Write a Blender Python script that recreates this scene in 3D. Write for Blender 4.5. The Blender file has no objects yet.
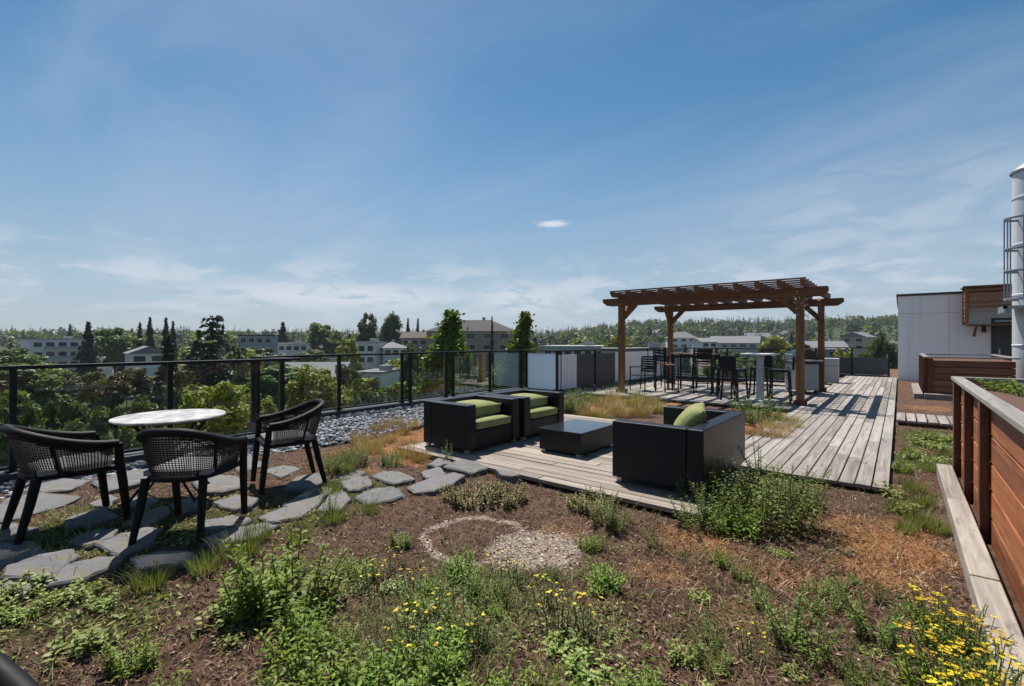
import bpy, math, random
import numpy as np
from mathutils import Vector, Matrix

R = math.radians
rnd = random.Random(7)
nr = np.random.default_rng(11)
scn = bpy.context.scene
COL = scn.collection

# ------------------------------------------------------------------ camera, world, sun, exposure
YAW = R(38.95)
EYE = 1.42
F = 480.0
CX, HY = 512.0, 341.0
cam_d = bpy.data.cameras.new('camera')
cam = bpy.data.objects.new('camera', cam_d)
COL.objects.link(cam)
cam.location = (0, 0, EYE)
cam.rotation_euler = (R(90), 0, YAW)
cam_d.sensor_width = 36
cam_d.lens = 36 * F / 1024
cam_d.shift_y = -2.0 / 1024
cam_d.clip_start = 0.05
cam_d.clip_end = 9000
scn.camera = cam
scn.view_settings.view_transform = 'Standard'
scn.view_settings.look = 'None'
scn.view_settings.exposure = 0.74
scn.view_settings.gamma = 1
scn.view_settings.use_curve_mapping = False
scn.cycles.transparent_max_bounces = 24

SUN = Vector((-1.15, 0.75, 2.6)).normalized()
SUN_EL = math.asin(SUN.z)
SUN_AZ = math.atan2(SUN.x, SUN.y)
sun_d = bpy.data.lights.new('sun', 'SUN')
sun = bpy.data.objects.new('sun', sun_d)
COL.objects.link(sun)
sun.rotation_euler = (-SUN).to_track_quat('-Z', 'Y').to_euler()
sun_d.energy = 4.6
sun_d.angle = R(0.5)
sun_d.color = (1.0, 0.95, 0.88)

world = bpy.data.worlds.new('World')
scn.world = world
world.use_nodes = True


class NT:
    """small helper to write node trees"""
    def __init__(self, tree):
        self.t = tree
        tree.nodes.clear()

    def n(self, typ, **kw):
        nd = self.t.nodes.new(typ)
        for k, v in kw.items():
            setattr(nd, k, v)
        return nd

    def l(self, a, b):
        self.t.links.new(a, b)

    def val(self, sock, x):
        if hasattr(x, 'is_output') or isinstance(x, bpy.types.NodeSocket):
            self.l(x, sock)
        else:
            sock.default_value = x

    def math(self, op, a, b=None, c=None, clamp=False):
        m = self.n('ShaderNodeMath', operation=op, use_clamp=clamp)
        self.val(m.inputs[0], a)
        if b is not None:
            self.val(m.inputs[1], b)
        if c is not None:
            self.val(m.inputs[2], c)
        return m.outputs[0]

    def mix(self, f, a, b, blend='MIX'):
        m = self.n('ShaderNodeMix', data_type='RGBA', blend_type=blend)
        self.val(m.inputs[0], f)
        self.val(m.inputs[6], a if not isinstance(a, tuple) else c4(a))
        self.val(m.inputs[7], b if not isinstance(b, tuple) else c4(b))
        return m.outputs[2]

    def noise(self, vec, scale, detail=4, rough=0.55, dist=0.0):
        m = self.n('ShaderNodeTexNoise')
        m.inputs['Scale'].default_value = scale
        m.inputs['Detail'].default_value = detail
        m.inputs['Roughness'].default_value = rough
        m.inputs['Distortion'].default_value = dist
        if vec is not None:
            self.l(vec, m.inputs['Vector'])
        return m.outputs[0]

    def ramp(self, fac, stops, interp='LINEAR'):
        m = self.n('ShaderNodeValToRGB')
        m.color_ramp.interpolation = interp
        els = m.color_ramp.elements
        while len(els) < len(stops):
            els.new(0.5)
        for e, (p, c) in zip(els, stops):
            e.position = p
            e.color = c4(c) if isinstance(c, tuple) else (c, c, c, 1)
        self.val(m.inputs[0], fac)
        return m.outputs[0]

    def smooth(self, x, lo, hi):
        m = self.n('ShaderNodeMapRange', interpolation_type='SMOOTHSTEP')
        self.val(m.inputs[0], x)
        m.inputs[1].default_value = lo
        m.inputs[2].default_value = hi
        return m.outputs[0]


def c4(c):
    return (c[0], c[1], c[2], 1.0)


def make_world():
    t = NT(world.node_tree)
    sky = t.n('ShaderNodeTexSky', sky_type='NISHITA')
    sky.sun_disc = False
    sky.sun_elevation = SUN_EL
    sky.sun_rotation = SUN_AZ
    sky.altitude = 600
    sky.air_density = 1.0
    sky.dust_density = 0.6
    sky.ozone_density = 1.6
    tc = t.n('ShaderNodeTexCoord')
    sep = t.n('ShaderNodeSeparateXYZ')
    t.l(tc.outputs['Generated'], sep.inputs[0])
    x, y, z = sep.outputs
    # high thin cirrus on a flat layer far above
    zz = t.math('ADD', t.math('MAXIMUM', z, 0.0), 0.10)
    u = t.math('DIVIDE', x, zz)
    v = t.math('DIVIDE', y, zz)
    cb = t.n('ShaderNodeCombineXYZ')
    t.l(u, cb.inputs[0]); t.l(v, cb.inputs[1])
    mp = t.n('ShaderNodeMapping')
    mp.inputs['Rotation'].default_value = (0, 0, R(25))
    mp.inputs['Scale'].default_value = (0.55, 1.5, 1)
    t.l(cb.outputs[0], mp.inputs[0])
    n1 = t.noise(mp.outputs[0], 0.9, 7, 0.55, 0.6)
    cir = t.math('MULTIPLY', t.smooth(n1, 0.40, 0.80), 0.30)
    # low cumulus bank near the horizon
    az = t.math('ARCTAN2', x, y)
    el = t.math('ARCSINE', z)
    cb2 = t.n('ShaderNodeCombineXYZ')
    t.l(t.math('MULTIPLY', az, 7.0), cb2.inputs[0])
    t.l(t.math('MULTIPLY', el, 26.0), cb2.inputs[1])
    n2 = t.noise(cb2.outputs[0], 1.15, 8, 0.6, 0.3)
    band = t.math('MULTIPLY', t.smooth(el, 0.015, 0.075), t.math('SUBTRACT', 1.0, t.smooth(el, 0.10, 0.20)))
    cum = t.math('MULTIPLY', t.math('MULTIPLY', t.smooth(n2, 0.46, 0.62), band), 0.55)
    def blobm(a_, e_, wa, we):
        p = t.math('DIVIDE', t.math('SUBTRACT', az, a_), wa)
        q = t.math('DIVIDE', t.math('SUBTRACT', el, e_), we)
        return t.math('SUBTRACT', 1.0, t.smooth(t.math('SQRT', t.math('ADD', t.math('MULTIPLY', p, p), t.math('MULTIPLY', q, q))), 0.1, 1.0))
    n3 = t.noise(cb2.outputs[0], 0.9, 8, 0.62, 0.8)
    veil = t.math('MULTIPLY', t.math('MULTIPLY', blobm(0.02, 0.19, 0.55, 0.17), t.smooth(n3, 0.30, 0.68)), 0.62)
    bank = t.math('MULTIPLY', t.math('MULTIPLY', blobm(-1.02, 0.088, 0.42, 0.045), t.smooth(n2, 0.36, 0.50)), 0.85)
    bank2 = t.math('MULTIPLY', t.math('MULTIPLY', blobm(-0.66, 0.088, 0.17, 0.055), t.smooth(n2, 0.36, 0.50)), 0.8)
    cir = t.math('MAXIMUM', cir, veil)
    cum = t.math('MAXIMUM', cum, t.math('MAXIMUM', bank, bank2))
    # one small puff by itself
    a0 = math.atan2(-0.6287 + 0.0854 * 0.7777, 0.7777 + 0.0854 * 0.6287)
    e0 = math.atan(0.243)
    da = t.math('DIVIDE', t.math('SUBTRACT', az, a0), 0.045)
    de = t.math('DIVIDE', t.math('SUBTRACT', el, e0), 0.0095)
    dd = t.math('SQRT', t.math('ADD', t.math('MULTIPLY', da, da), t.math('MULTIPLY', de, de)))
    dd = t.math('ADD', dd, t.math('MULTIPLY', t.math('SUBTRACT', t.noise(cb2.outputs[0], 9.0, 5), 0.5), 1.4))
    puff = t.math('MULTIPLY', t.math('SUBTRACT', 1.0, t.smooth(dd, 0.2, 1.0)), 0.75)
    low = t.math('MULTIPLY', t.math('SUBTRACT', 1.0, t.smooth(el, -0.02, 0.50)), 0.76)
    hs = t.n('ShaderNodeHueSaturation')
    hs.inputs['Saturation'].default_value = 1.30
    hs.inputs['Value'].default_value = 0.80
    hs.inputs['Hue'].default_value = 0.488
    t.l(sky.outputs[0], hs.inputs['Color'])
    c1 = t.mix(low, hs.outputs[0], (3.1, 3.85, 4.8))
    c2 = t.mix(cir, c1, (4.6, 5.2, 6.1))
    c3 = t.mix(cum, c2, (5.9, 6.2, 6.8))
    c4_ = t.mix(puff, c3, (6.6, 6.9, 7.3))
    bg = t.n('ShaderNodeBackground')
    t.l(c4_, bg.inputs[0])
    bg.inputs[1].default_value = 0.073
    out = t.n('ShaderNodeOutputWorld')
    t.l(bg.outputs[0], out.inputs[0])


make_world()

# ------------------------------------------------------------------ coordinates
CA, SA = math.cos(YAW), math.sin(YAW)


def cam2w(X, Y):
    return (X * CA - Y * SA, X * SA + Y * CA)


def ground_at(px, py, z=0.0):
    """where a ray of the photo meets the level z"""
    Y = (EYE - z) * F / (py - HY)
    return cam2w((px - CX) / F * Y, Y)


def u_at(px, v):
    r = (px - CX) / F
    Y = v / (r * CA - SA)
    return Y * (r * SA + CA)


def polar(px, d):
    return cam2w((px - CX) / F * d, d)


# ------------------------------------------------------------------ mesh building
class MB:
    def __init__(self):
        self.v = []
        self.f = []

    def add(self, vs, fs):
        b = len(self.v)
        self.v.extend([tuple(p) for p in vs])
        self.f.extend([tuple(i + b for i in q) for q in fs])
        return self

    def box(self, x0, y0, z0, x1, y1, z1, M=None):
        vs = [Vector((x, y, z)) for z in (z0, z1) for y in (y0, y1) for x in (x0, x1)]
        if M is not None:
            vs = [M @ p for p in vs]
        return self.add(vs, [(0, 2, 3, 1), (4, 5, 7, 6), (0, 1, 5, 4), (2, 6, 7, 3), (0, 4, 6, 2), (1, 3, 7, 5)])

    def cbox(self, c, s, rz=0.0, M=None):
        T = Matrix.Translation(c) @ Matrix.Rotation(rz, 4, 'Z')
        if M is not None:
            T = T @ M
        return self.box(-s[0] / 2, -s[1] / 2, -s[2] / 2, s[0] / 2, s[1] / 2, s[2] / 2, T)

    def bar(self, a, b, w, h, up=(0, 0, 1)):
        """box-section bar from a to b"""
        a, b = Vector(a), Vector(b)
        d = (b - a).normalized()
        up = Vector(up)
        if abs(d.dot(up)) > 0.97:
            up = Vector((0, 1, 0))
        s = d.cross(up).normalized()
        t = s.cross(d).normalized()
        vs = []
        for p in (a, b):
            for i, j in ((-1, -1), (1, -1), (1, 1), (-1, 1)):
                vs.append(p + s * (i * w / 2) + t * (j * h / 2))
        return self.add(vs, [(0, 1, 2, 3), (7, 6, 5, 4), (0, 4, 5, 1), (1, 5, 6, 2), (2, 6, 7, 3), (3, 7, 4, 0)])

    def tube(self, pts, r, seg=8, closed=False, flat=1.0):
        pts = [Vector(p) for p in pts]
        n = len(pts)
        rs = r if isinstance(r, (list, tuple)) else [r] * n
        vs = []
        prev = None
        for i, p in enumerate(pts):
            if closed:
                d = pts[(i + 1) % n] - pts[i - 1]
            else:
                d = pts[min(i + 1, n - 1)] - pts[max(i - 1, 0)]
            d.normalize()
            ref = prev if prev is not None else (Vector((0, 0, 1)) if abs(d.z) < 0.9 else Vector((1, 0, 0)))
            s = d.cross(ref)
            if s.length < 1e-5:
                s = d.cross(Vector((0, 1, 0)))
            s.normalize()
            t = s.cross(d).normalized()
            prev = t
            for k in range(seg):
                a = 2 * math.pi * k / seg
                vs.append(p + s * math.cos(a) * rs[i] + t * math.sin(a) * rs[i] * flat)
        fs = []
        m = n if closed else n - 1
        for i in range(m):
            for k in range(seg):
                a, b = i * seg + k, i * seg + (k + 1) % seg
                c, d2 = ((i + 1) % n) * seg + (k + 1) % seg, ((i + 1) % n) * seg + k
                fs.append((a, b, c, d2))
        if not closed:
            fs.append(tuple(range(seg - 1, -1, -1)))
            fs.append(tuple((n - 1) * seg + k for k in range(seg)))
        return self.add(vs, fs)

    def prism(self, poly, z0, z1, top_inset=0.0):
        n = len(poly)
        cx = sum(p[0] for p in poly) / n
        cy = sum(p[1] for p in poly) / n
        vs = [(p[0], p[1], z0) for p in poly]
        for p in poly:
            dx, dy = p[0] - cx, p[1] - cy
            L = math.hypot(dx, dy) or 1
            k = 1 - top_inset / L
            vs.append((cx + dx * k, cy + dy * k, z1))
        fs = [tuple(range(n - 1, -1, -1)), tuple(range(n, 2 * n))]
        for i in range(n):
            j = (i + 1) % n
            fs.append((i, j, n + j, n + i))
        return self.add(vs, fs)

    def lathe(self, prof, seg=24, c=(0, 0, 0)):
        vs, fs = [], []
        for (r, z) in prof:
            for k in range(seg):
                a = 2 * math.pi * k / seg
                vs.append((c[0] + r * math.cos(a), c[1] + r * math.sin(a), c[2] + z))
        for i in range(len(prof) - 1):
            for k in range(seg):
                a, b = i * seg + k, i * seg + (k + 1) % seg
                fs.append((a, b, b + seg, a + seg))
        fs.append(tuple(range(seg - 1, -1, -1)))
        fs.append(tuple((len(prof) - 1) * seg + k for k in range(seg)))
        return self.add(vs, fs)

    def build(self, name, mat, parent=None, smooth=False, bevel=0.0):
        return link_mesh(name, self.v, self.f, mat, parent, smooth, bevel)


def link_mesh(name, v, f, mat, parent=None, smooth=False, bevel=0.0):
    me = bpy.data.meshes.new(name)
    me.from_pydata(v, [], f)
    me.materials.append(mat)
    if smooth:
        me.polygons.foreach_set('use_smooth', [True] * len(me.polygons))
        try:
            me.set_sharp_from_angle(angle=R(40))
        except Exception:
            pass
    me.update()
    o = bpy.data.objects.new(name, me)
    COL.objects.link(o)
    if parent is not None:
        o.parent = parent
    if bevel:
        m = o.modifiers.new('bevel', 'BEVEL')
        m.width = bevel
        m.segments = 2
        m.limit_method = 'ANGLE'
        m.angle_limit = R(40)
    return o


def tag(o, label=None, cat=None, group=None, kind=None):
    if label:
        o['label'] = label
    if cat:
        o['category'] = cat
    if group:
        o['group'] = group
    if kind:
        o['kind'] = kind
    return o


def thing(name, label, cat, loc=(0, 0, 0), rz=0.0, group=None):
    o = bpy.data.objects.new(name, None)
    o.empty_display_size = 0.2
    COL.objects.link(o)
    o.location = loc
    o.rotation_euler = (0, 0, rz)
    return tag(o, label, cat, group)


KIDS = {}


def children_of(o):
    return [c for c in bpy.data.objects if c.parent == o]


def dup(root, loc, rz=0.0, label=None, group=None, scale=None, kids=None):
    """a copy of a thing with copies of its parts and sub-parts (mesh data shared)"""
    key = root.name
    if key not in KIDS:
        KIDS[key] = [(c, children_of(c)) for c in children_of(root)]
    r = root.copy()
    COL.objects.link(r)
    r.location = loc
    r.rotation_euler = (0, 0, rz)
    if scale is not None:
        r.scale = scale
    if label:
        r['label'] = label
    if group:
        r['group'] = group
    for c, gs in KIDS[key]:
        cc = c.copy()
        COL.objects.link(cc)
        cc.parent = r
        for g in gs:
            gg = g.copy()
            COL.objects.link(gg)
            gg.parent = cc
    return r


# ------------------------------------------------------------------ materials
def mat(name):
    m = bpy.data.materials.new(name)
    m.use_nodes = True
    return m, NT(m.node_tree)


def finish(t, base, rough=0.6, metal=0.0, spec=0.5, bump=None, bstr=0.3, bdist=0.01, extra=None):
    p = t.n('ShaderNodeBsdfPrincipled')
    t.val(p.inputs['Base Color'], c4(base) if isinstance(base, tuple) else base)
    t.val(p.inputs['Roughness'], rough)
    p.inputs['Metallic'].default_value = metal
    p.inputs['Specular IOR Level'].default_value = spec
    if bump is not None:
        b = t.n('ShaderNodeBump')
        b.inputs['Strength'].default_value = bstr
        b.inputs['Distance'].default_value = bdist
        t.l(bump, b.inputs['Height'])
        t.l(b.outputs[0], p.inputs['Normal'])
    out = t.n('ShaderNodeOutputMaterial')
    t.l(p.outputs[0], out.inputs[0])
    return p


def island(t):
    return t.n('ShaderNodeNewGeometry').outputs['Random Per Island']


def objc(t):
    return t.n('ShaderNodeTexCoord').outputs['Object']


def scaled(t, vec, s):
    m = t.n('ShaderNodeMapping')
    m.inputs['Scale'].default_value = s
    t.l(vec, m.inputs[0])
    return m.outputs[0]


def plain(name, col, rough=0.6, metal=0.0, var=0.25, scale=6.0, bump=0.0, spec=0.5):
    m, t = mat(name)
    n = t.noise(objc(t), scale, 5, 0.6)
    c = t.mix(t.smooth(n, 0.3, 0.7), tuple(k * (1 - var) for k in col), tuple(min(1, k * (1 + var)) for k in col))
    rr = t.math('ADD', t.math('MULTIPLY', n, 0.25), rough - 0.12)
    finish(t, c, rr, metal, spec, n if bump else None, bump, 0.01)
    return m


def wood(name, dark, light, axis='y', rough=0.75, grain=1.0, spec=0.3):
    m, t = mat(name)
    s = {'x': (1.2, 22, 22), 'y': (22, 1.2, 22), 'z': (22, 22, 1.2)}[axis]
    isl = island(t)
    oc = objc(t)
    off = t.n('ShaderNodeVectorMath', operation='ADD')
    cb = t.n('ShaderNodeCombineXYZ')
    for i in range(3):
        t.l(t.math('MULTIPLY', isl, 37.0 + 11 * i), cb.inputs[i])
    t.l(oc, off.inputs[0]); t.l(cb.outputs[0], off.inputs[1])
    g = t.noise(scaled(t, off.outputs[0], s), grain, 6, 0.65, 0.8)
    b = t.noise(off.outputs[0], 2.3, 4, 0.6)
    f = t.math('ADD', t.math('MULTIPLY', t.smooth(g, 0.25, 0.75), 0.5), t.math('MULTIPLY', b, 0.25))
    f = t.math('ADD', f, t.math('MULTIPLY', t.math('SUBTRACT', isl, 0.35), 0.42), clamp=True)
    c = t.ramp(f, [(0.1, dark), (0.9, light)])
    # knots and dirt
    k = t.noise(scaled(t, off.outputs[0], tuple(q * 0.16 + 1.0 for q in s)), 2.2, 3, 0.5)
    c = t.mix(t.math('MULTIPLY', t.smooth(k, 0.66, 0.8), 0.6), c, tuple(q * 0.45 for q in dark))
    finish(t, c, rough, 0, spec, g, 0.35, 0.004)
    return m


def foliage(name, cols, rough=0.55, trans=0.3, big=0.0):
    """leaf material: each leaf its own tint, some light through it"""
    m, t = mat(name)
    isl = island(t)
    n = len(cols)
    c = t.ramp(isl, [(i / max(1, n - 1), cols[i]) for i in range(n)])
    oi = t.n('ShaderNodeObjectInfo')
    hsv = t.n('ShaderNodeHueSaturation')
    t.val(hsv.inputs['Hue'], t.math('ADD', 0.48, t.math('MULTIPLY', oi.outputs['Random'], 0.04)))
    t.val(hsv.inputs['Value'], t.math('ADD', 0.8, t.math('MULTIPLY', oi.outputs['Random'], 0.4)))
    t.l(c, hsv.inputs['Color'])
    c = hsv.outputs[0]
    p = t.n('ShaderNodeBsdfPrincipled')
    t.l(c, p.inputs['Base Color'])
    p.inputs['Roughness'].default_value = rough
    p.inputs['Specular IOR Level'].default_value = 0.3
    tr = t.n('ShaderNodeBsdfTranslucent')
    t.l(t.mix(0.5, c, (0.25, 0.32, 0.03), 'MIX'), tr.inputs[0])
    mx = t.n('ShaderNodeMixShader')
    mx.inputs[0].default_value = trans
    t.l(p.outputs[0], mx.inputs[1]); t.l(tr.outputs[0], mx.inputs[2])
    out = t.n('ShaderNodeOutputMaterial')
    t.l(mx.outputs[0], out.inputs[0])
    return m


def weave(name, col, rough=0.42, sc=90.0, spec=0.5):
    m, t = mat(name)
    oc = objc(t)
    outs = []
    for d in ('X', 'Y', 'Z'):
        w = t.n('ShaderNodeTexWave', wave_type='BANDS', bands_direction=d)
        w.inputs['Scale'].default_value = sc
        w.inputs['Distortion'].default_value = 0.4
        t.l(oc, w.inputs[0])
        outs.append(w.outputs[1])
    h = t.math('MULTIPLY', t.math('MULTIPLY', outs[0], outs[1]), outs[2])
    h = t.math('ADD', t.math('MULTIPLY', h, 0.6), t.math('MULTIPLY', t.noise(oc, 160, 2), 0.4))
    if rough > .8:
        h = t.math('ADD', t.math('MULTIPLY', h, .5), t.math('MULTIPLY', t.noise(oc, 9, 3, .5, 1.5), 5.0))
    n = t.noise(oc, 5, 4)
    c = t.mix(n, tuple(k * 0.7 for k in col), tuple(k * 1.35 for k in col))
    finish(t, c, rough, 0, spec, h, 0.45, 0.003)
    return m


def glass_mat(name, tint, refl, rough=0.0):
    m, t = mat(name)
    tr = t.n('ShaderNodeBsdfTransparent')
    tr.inputs[0].default_value = c4(tint)
    gl = t.n('ShaderNodeBsdfGlossy')
    gl.inputs['Roughness'].default_value = rough
    gl.inputs[0].default_value = (1, 1, 1, 1)
    fr = t.n('ShaderNodeFresnel')
    fr.inputs[0].default_value = 1.45
    f = t.math('MULTIPLY', fr.outputs[0], refl, clamp=True)
    mx = t.n('ShaderNodeMixShader')
    t.l(f, mx.inputs[0])
    t.l(tr.outputs[0], mx.inputs[1]); t.l(gl.outputs[0], mx.inputs[2])
    out = t.n('ShaderNodeOutputMaterial')
    t.l(mx.outputs[0], out.inputs[0])
    return m


M = {}
M['deck_u'] = wood('weathered_deck_lengthways', (0.12, 0.103, 0.090), (0.40, 0.362, 0.325), 'y')
M['deck_v'] = wood('weathered_deck_crossways', (0.11, 0.088, 0.070), (0.385, 0.325, 0.272), 'x')
M['timber'] = wood('weathered_timber', (0.13, 0.11, 0.095), (0.38, 0.335, 0.29), 'y')
M['cap'] = wood('grey_cap_timber', (0.16, 0.145, 0.13), (0.36, 0.335, 0.31), 'y')
M['cedar_u'] = wood('stained_cedar_lengthways', (0.085, 0.028, 0.012), (0.44, 0.150, 0.055), 'y', 0.65)
M['cedar_v'] = wood('stained_cedar_crossways', (0.10, 0.042, 0.022), (0.36, 0.165, 0.085), 'x', 0.65)
M['cedar_z'] = wood('stained_cedar_upright', (0.055, 0.023, 0.014), (0.21, 0.078, 0.038), 'z', 0.65)
M['perg_v'] = wood('pergola_brown_crossways', (0.075, 0.033, 0.015), (0.29, 0.135, 0.062), 'x', 0.7)
M['perg_u'] = wood('pergola_brown_lengthways', (0.08, 0.035, 0.016), (0.30, 0.14, 0.065), 'y', 0.7)
M['perg_z'] = wood('pergola_brown_upright', (0.10, 0.042, 0.017), (0.42, 0.20, 0.085), 'z', 0.7)
M['wicker'] = weave('charcoal_wicker', (0.0065, 0.0082, 0.0125), 0.36, 95, 0.25)
M['chair'] = plain('black_painted_frame', (0.006, 0.0055, 0.0055), 0.6, 0, 0.3, 18, 0, 0.18)
M['cane'] = plain('dark_woven_cane', (0.010, 0.009, 0.0085), 0.6, 0, 0.35, 30, 0, 0.3)
M['grey_fabric'] = weave('grey_cushion_fabric', (0.20, 0.195, 0.20), 0.9, 220, 0.2)
M['green_fabric'] = weave('lime_cushion_fabric', (0.21, 0.22, 0.09), 0.9, 200, 0.2)
M['piping'] = plain('olive_piping', (0.15, 0.16, 0.06), 0.9)
M['stone_top'] = plain('pale_stone_top', (0.32, 0.31, 0.30), 0.5, 0, 0.45, 9)
M['black_metal'] = plain('black_metal', (0.007, 0.007, 0.0075), 0.5, 0.0, 0.3, 12, 0, 0.22)
M['rail_metal'] = plain('charcoal_rail_metal', (0.009, 0.0095, 0.011), 0.5, 0.0, 0.3, 8, 0, 0.22)
M['steel'] = plain('brushed_steel', (0.42, 0.43, 0.45), 0.35, 0.7, 0.05, 3)
M['galv'] = plain('galvanised_steel', (0.30, 0.32, 0.34), 0.45, 0.6, 0.06, 3)
M['white_wall'] = plain('white_wall_panel', (0.78, 0.79, 0.81), 0.6, 0, 0.04, 1.4)
M['white_metal'] = plain('white_duct_metal', (0.56, 0.58, 0.60), 0.4, 0.2, 0.05, 2)
M['seam'] = plain('grey_seam', (0.36, 0.37, 0.39), 0.7)
M['dark_trim'] = plain('dark_trim', (0.03, 0.032, 0.036), 0.5)
M['dark_panel'] = plain('dark_grey_panel', (0.045, 0.05, 0.056), 0.55, 0, 0.15, 3)
M['grill_black'] = plain('grill_black_enamel', (0.012, 0.012, 0.013), 0.25)
M['pot'] = plain('grey_planter', (0.42, 0.43, 0.44), 0.7, 0, 0.05, 2)
M['light_table'] = plain('pale_table_top', (0.62, 0.63, 0.63), 0.35, 0, 0.08, 4)
M['brown_table'] = wood('brown_table_slats', (0.11, 0.06, 0.035), (0.26, 0.16, 0.09), 'x', 0.6)
M['roof_membrane'] = plain('grey_roof_edge', (0.16, 0.165, 0.17), 0.8)
M['concrete'] = plain('terrace_building_wall', (0.42, 0.41, 0.40), 0.8, 0, 0.12, 0.8)
M['glass'] = glass_mat('clear_rail_glass', (0.92, 0.95, 0.94), 0.5)


def streaked():
    m, t = mat('white_wall_panel_streaked')
    oc = objc(t)
    n = t.noise(scaled(t, oc, (5, 5, .22)), 1.0, 6, 0.6)
    n2 = t.noise(oc, 0.9, 4)
    c = t.mix(t.math('MULTIPLY', t.smooth(n, .5, .75), .45), (0.80, 0.81, 0.83), (0.56, 0.56, 0.56))
    c = t.mix(t.math('MULTIPLY', n2, .2), c, (0.62, 0.63, 0.65))
    finish(t, c, 0.6)
    return m


M['white_wall'] = streaked()


def frosted():
    m, t = mat('frosted_white_glass')
    d = t.n('ShaderNodeBsdfDiffuse'); d.inputs[0].default_value = (0.72, 0.80, 0.86, 1)
    tr = t.n('ShaderNodeBsdfTranslucent'); tr.inputs[0].default_value = (0.78, 0.86, 0.92, 1)
    gl = t.n('ShaderNodeBsdfGlossy'); gl.inputs['Roughness'].default_value = 0.25
    m1 = t.n('ShaderNodeMixShader'); m1.inputs[0].default_value = 0.35
    m2 = t.n('ShaderNodeMixShader'); m2.inputs[0].default_value = 0.06
    t.l(d.outputs[0], m1.inputs[1]); t.l(tr.outputs[0], m1.inputs[2])
    t.l(m1.outputs[0], m2.inputs[1]); t.l(gl.outputs[0], m2.inputs[2])
    out = t.n('ShaderNodeOutputMaterial'); t.l(m2.outputs[0], out.inputs[0])
    return m


M['frost'] = frosted()


def stone_mat():
    m, t = mat('slate_flagstone')
    isl = island(t)
    oc = objc(t)
    n = t.noise(oc, 7, 7, 0.62, 0.5)
    n2 = t.noise(oc, 45, 4, 0.6)
    c = t.ramp(t.math('ADD', t.math('MULTIPLY', n, 0.65), t.math('MULTIPLY', n2, 0.3)),
               [(0.25, (0.055, 0.056, 0.060)), (0.5, (0.105, 0.105, 0.108)), (0.8, (0.215, 0.205, 0.19))])
    oi = t.n('ShaderNodeObjectInfo')
    c = t.mix(t.math('MULTIPLY', oi.outputs['Random'], 0.35), c, (0.16, 0.15, 0.145))
    li = t.noise(oc, 11, 5)
    c = t.mix(t.math('MULTIPLY', t.smooth(li, 0.52, 0.66), 0.7), c, (0.12, 0.095, 0.055))
    finish(t, c, 0.75, 0, 0.35, t.math('ADD', n, t.math('MULTIPLY', n2, 0.4)), 0.6, 0.012)
    return m


M['slate'] = stone_mat()


def pebble_mat():
    m, t = mat('blue_grey_pebbles')
    c = t.ramp(island(t), [(0.0, (0.022, 0.025, 0.032)), (0.4, (0.075, 0.083, 0.10)), (0.75, (0.17, 0.18, 0.20)), (1.0, (0.42, 0.43, 0.44))])
    finish(t, c, 0.7, 0, 0.4)
    return m


M['pebble'] = pebble_mat()


def gravel_base_mat():
    m, t = mat('gravel_bed')
    vo = t.n('ShaderNodeTexVoronoi')
    vo.inputs['Scale'].default_value = 34
    t.l(objc(t), vo.inputs['Vector'])
    c = t.ramp(vo.outputs['Distance'], [(0.1, (0.12, 0.13, 0.145)), (0.55, (0.03, 0.032, 0.036))])
    finish(t, c, 0.85, 0, 0.3, vo.outputs['Distance'], 0.6, 0.02)
    return m


M['gravel_bed'] = gravel_base_mat()


def soil_mat():
    m, t = mat('roof_garden_soil')
    at = t.n('ShaderNodeAttribute', attribute_name='zone')
    sep = t.n('ShaderNodeSeparateColor')
    t.l(at.outputs['Color'], sep.inputs[0])
    dry, pale, moss = sep.outputs
    oc = objc(t)
    n = t.noise(oc, 9, 8, 0.68, 0.3)
    n2 = t.noise(oc, 60, 5, 0.7)
    n3 = t.noise(oc, 170, 3, 0.7)
    f = t.math('ADD', t.math('MULTIPLY', n, 0.45), t.math('ADD', t.math('MULTIPLY', n2, 0.3), t.math('MULTIPLY', n3, 0.28)))
    c = t.ramp(f, [(0.30, (0.022, 0.014, 0.010)), (0.46, (0.098, 0.056, 0.040)), (0.60, (0.22, 0.14, 0.10)), (0.80, (0.36, 0.26, 0.195))])
    dr = t.ramp(f, [(0.30, (0.16, 0.072, 0.030)), (0.55, (0.42, 0.20, 0.085)), (0.8, (0.60, 0.36, 0.19))])
    pa = t.ramp(f, [(0.30, (0.18, 0.13, 0.098)), (0.5, (0.41, 0.33, 0.26)), (0.75, (0.60, 0.51, 0.42))])
    mo = t.ramp(f, [(0.30, (0.020, 0.026, 0.008)), (0.55, (0.085, 0.095, 0.024)), (0.8, (0.22, 0.19, 0.07))])
    wob = t.math('ADD', t.math('MULTIPLY', t.math('SUBTRACT', n2, 0.5), 0.9), t.math('MULTIPLY', t.math('SUBTRACT', n, 0.5), 0.5))
    c = t.mix(t.smooth(t.math('ADD', moss, wob), 0.25, 0.75), c, mo)
    c = t.mix(t.smooth(t.math('ADD', dry, wob), 0.25, 0.75), c, dr)
    c = t.mix(t.smooth(t.math('ADD', pale, wob), 0.3, 0.7), c, pa)
    finish(t, c, 0.95, 0, 0.1, t.math('ADD', n2, n3), 0.9, 0.03)
    return m


M['soil'] = soil_mat()


def chip_mat():
    m, t = mat('mulch_chips')
    c = t.ramp(island(t), [(0.0, (0.018, 0.011, 0.008)), (0.45, (0.072, 0.040, 0.029)), (0.78, (0.155, 0.092, 0.065)), (0.93, (0.29, 0.20, 0.145)), (1.0, (0.50, 0.40, 0.32))])
    finish(t, c, 0.9, 0, 0.15)
    return m


M['chips'] = chip_mat()


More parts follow.
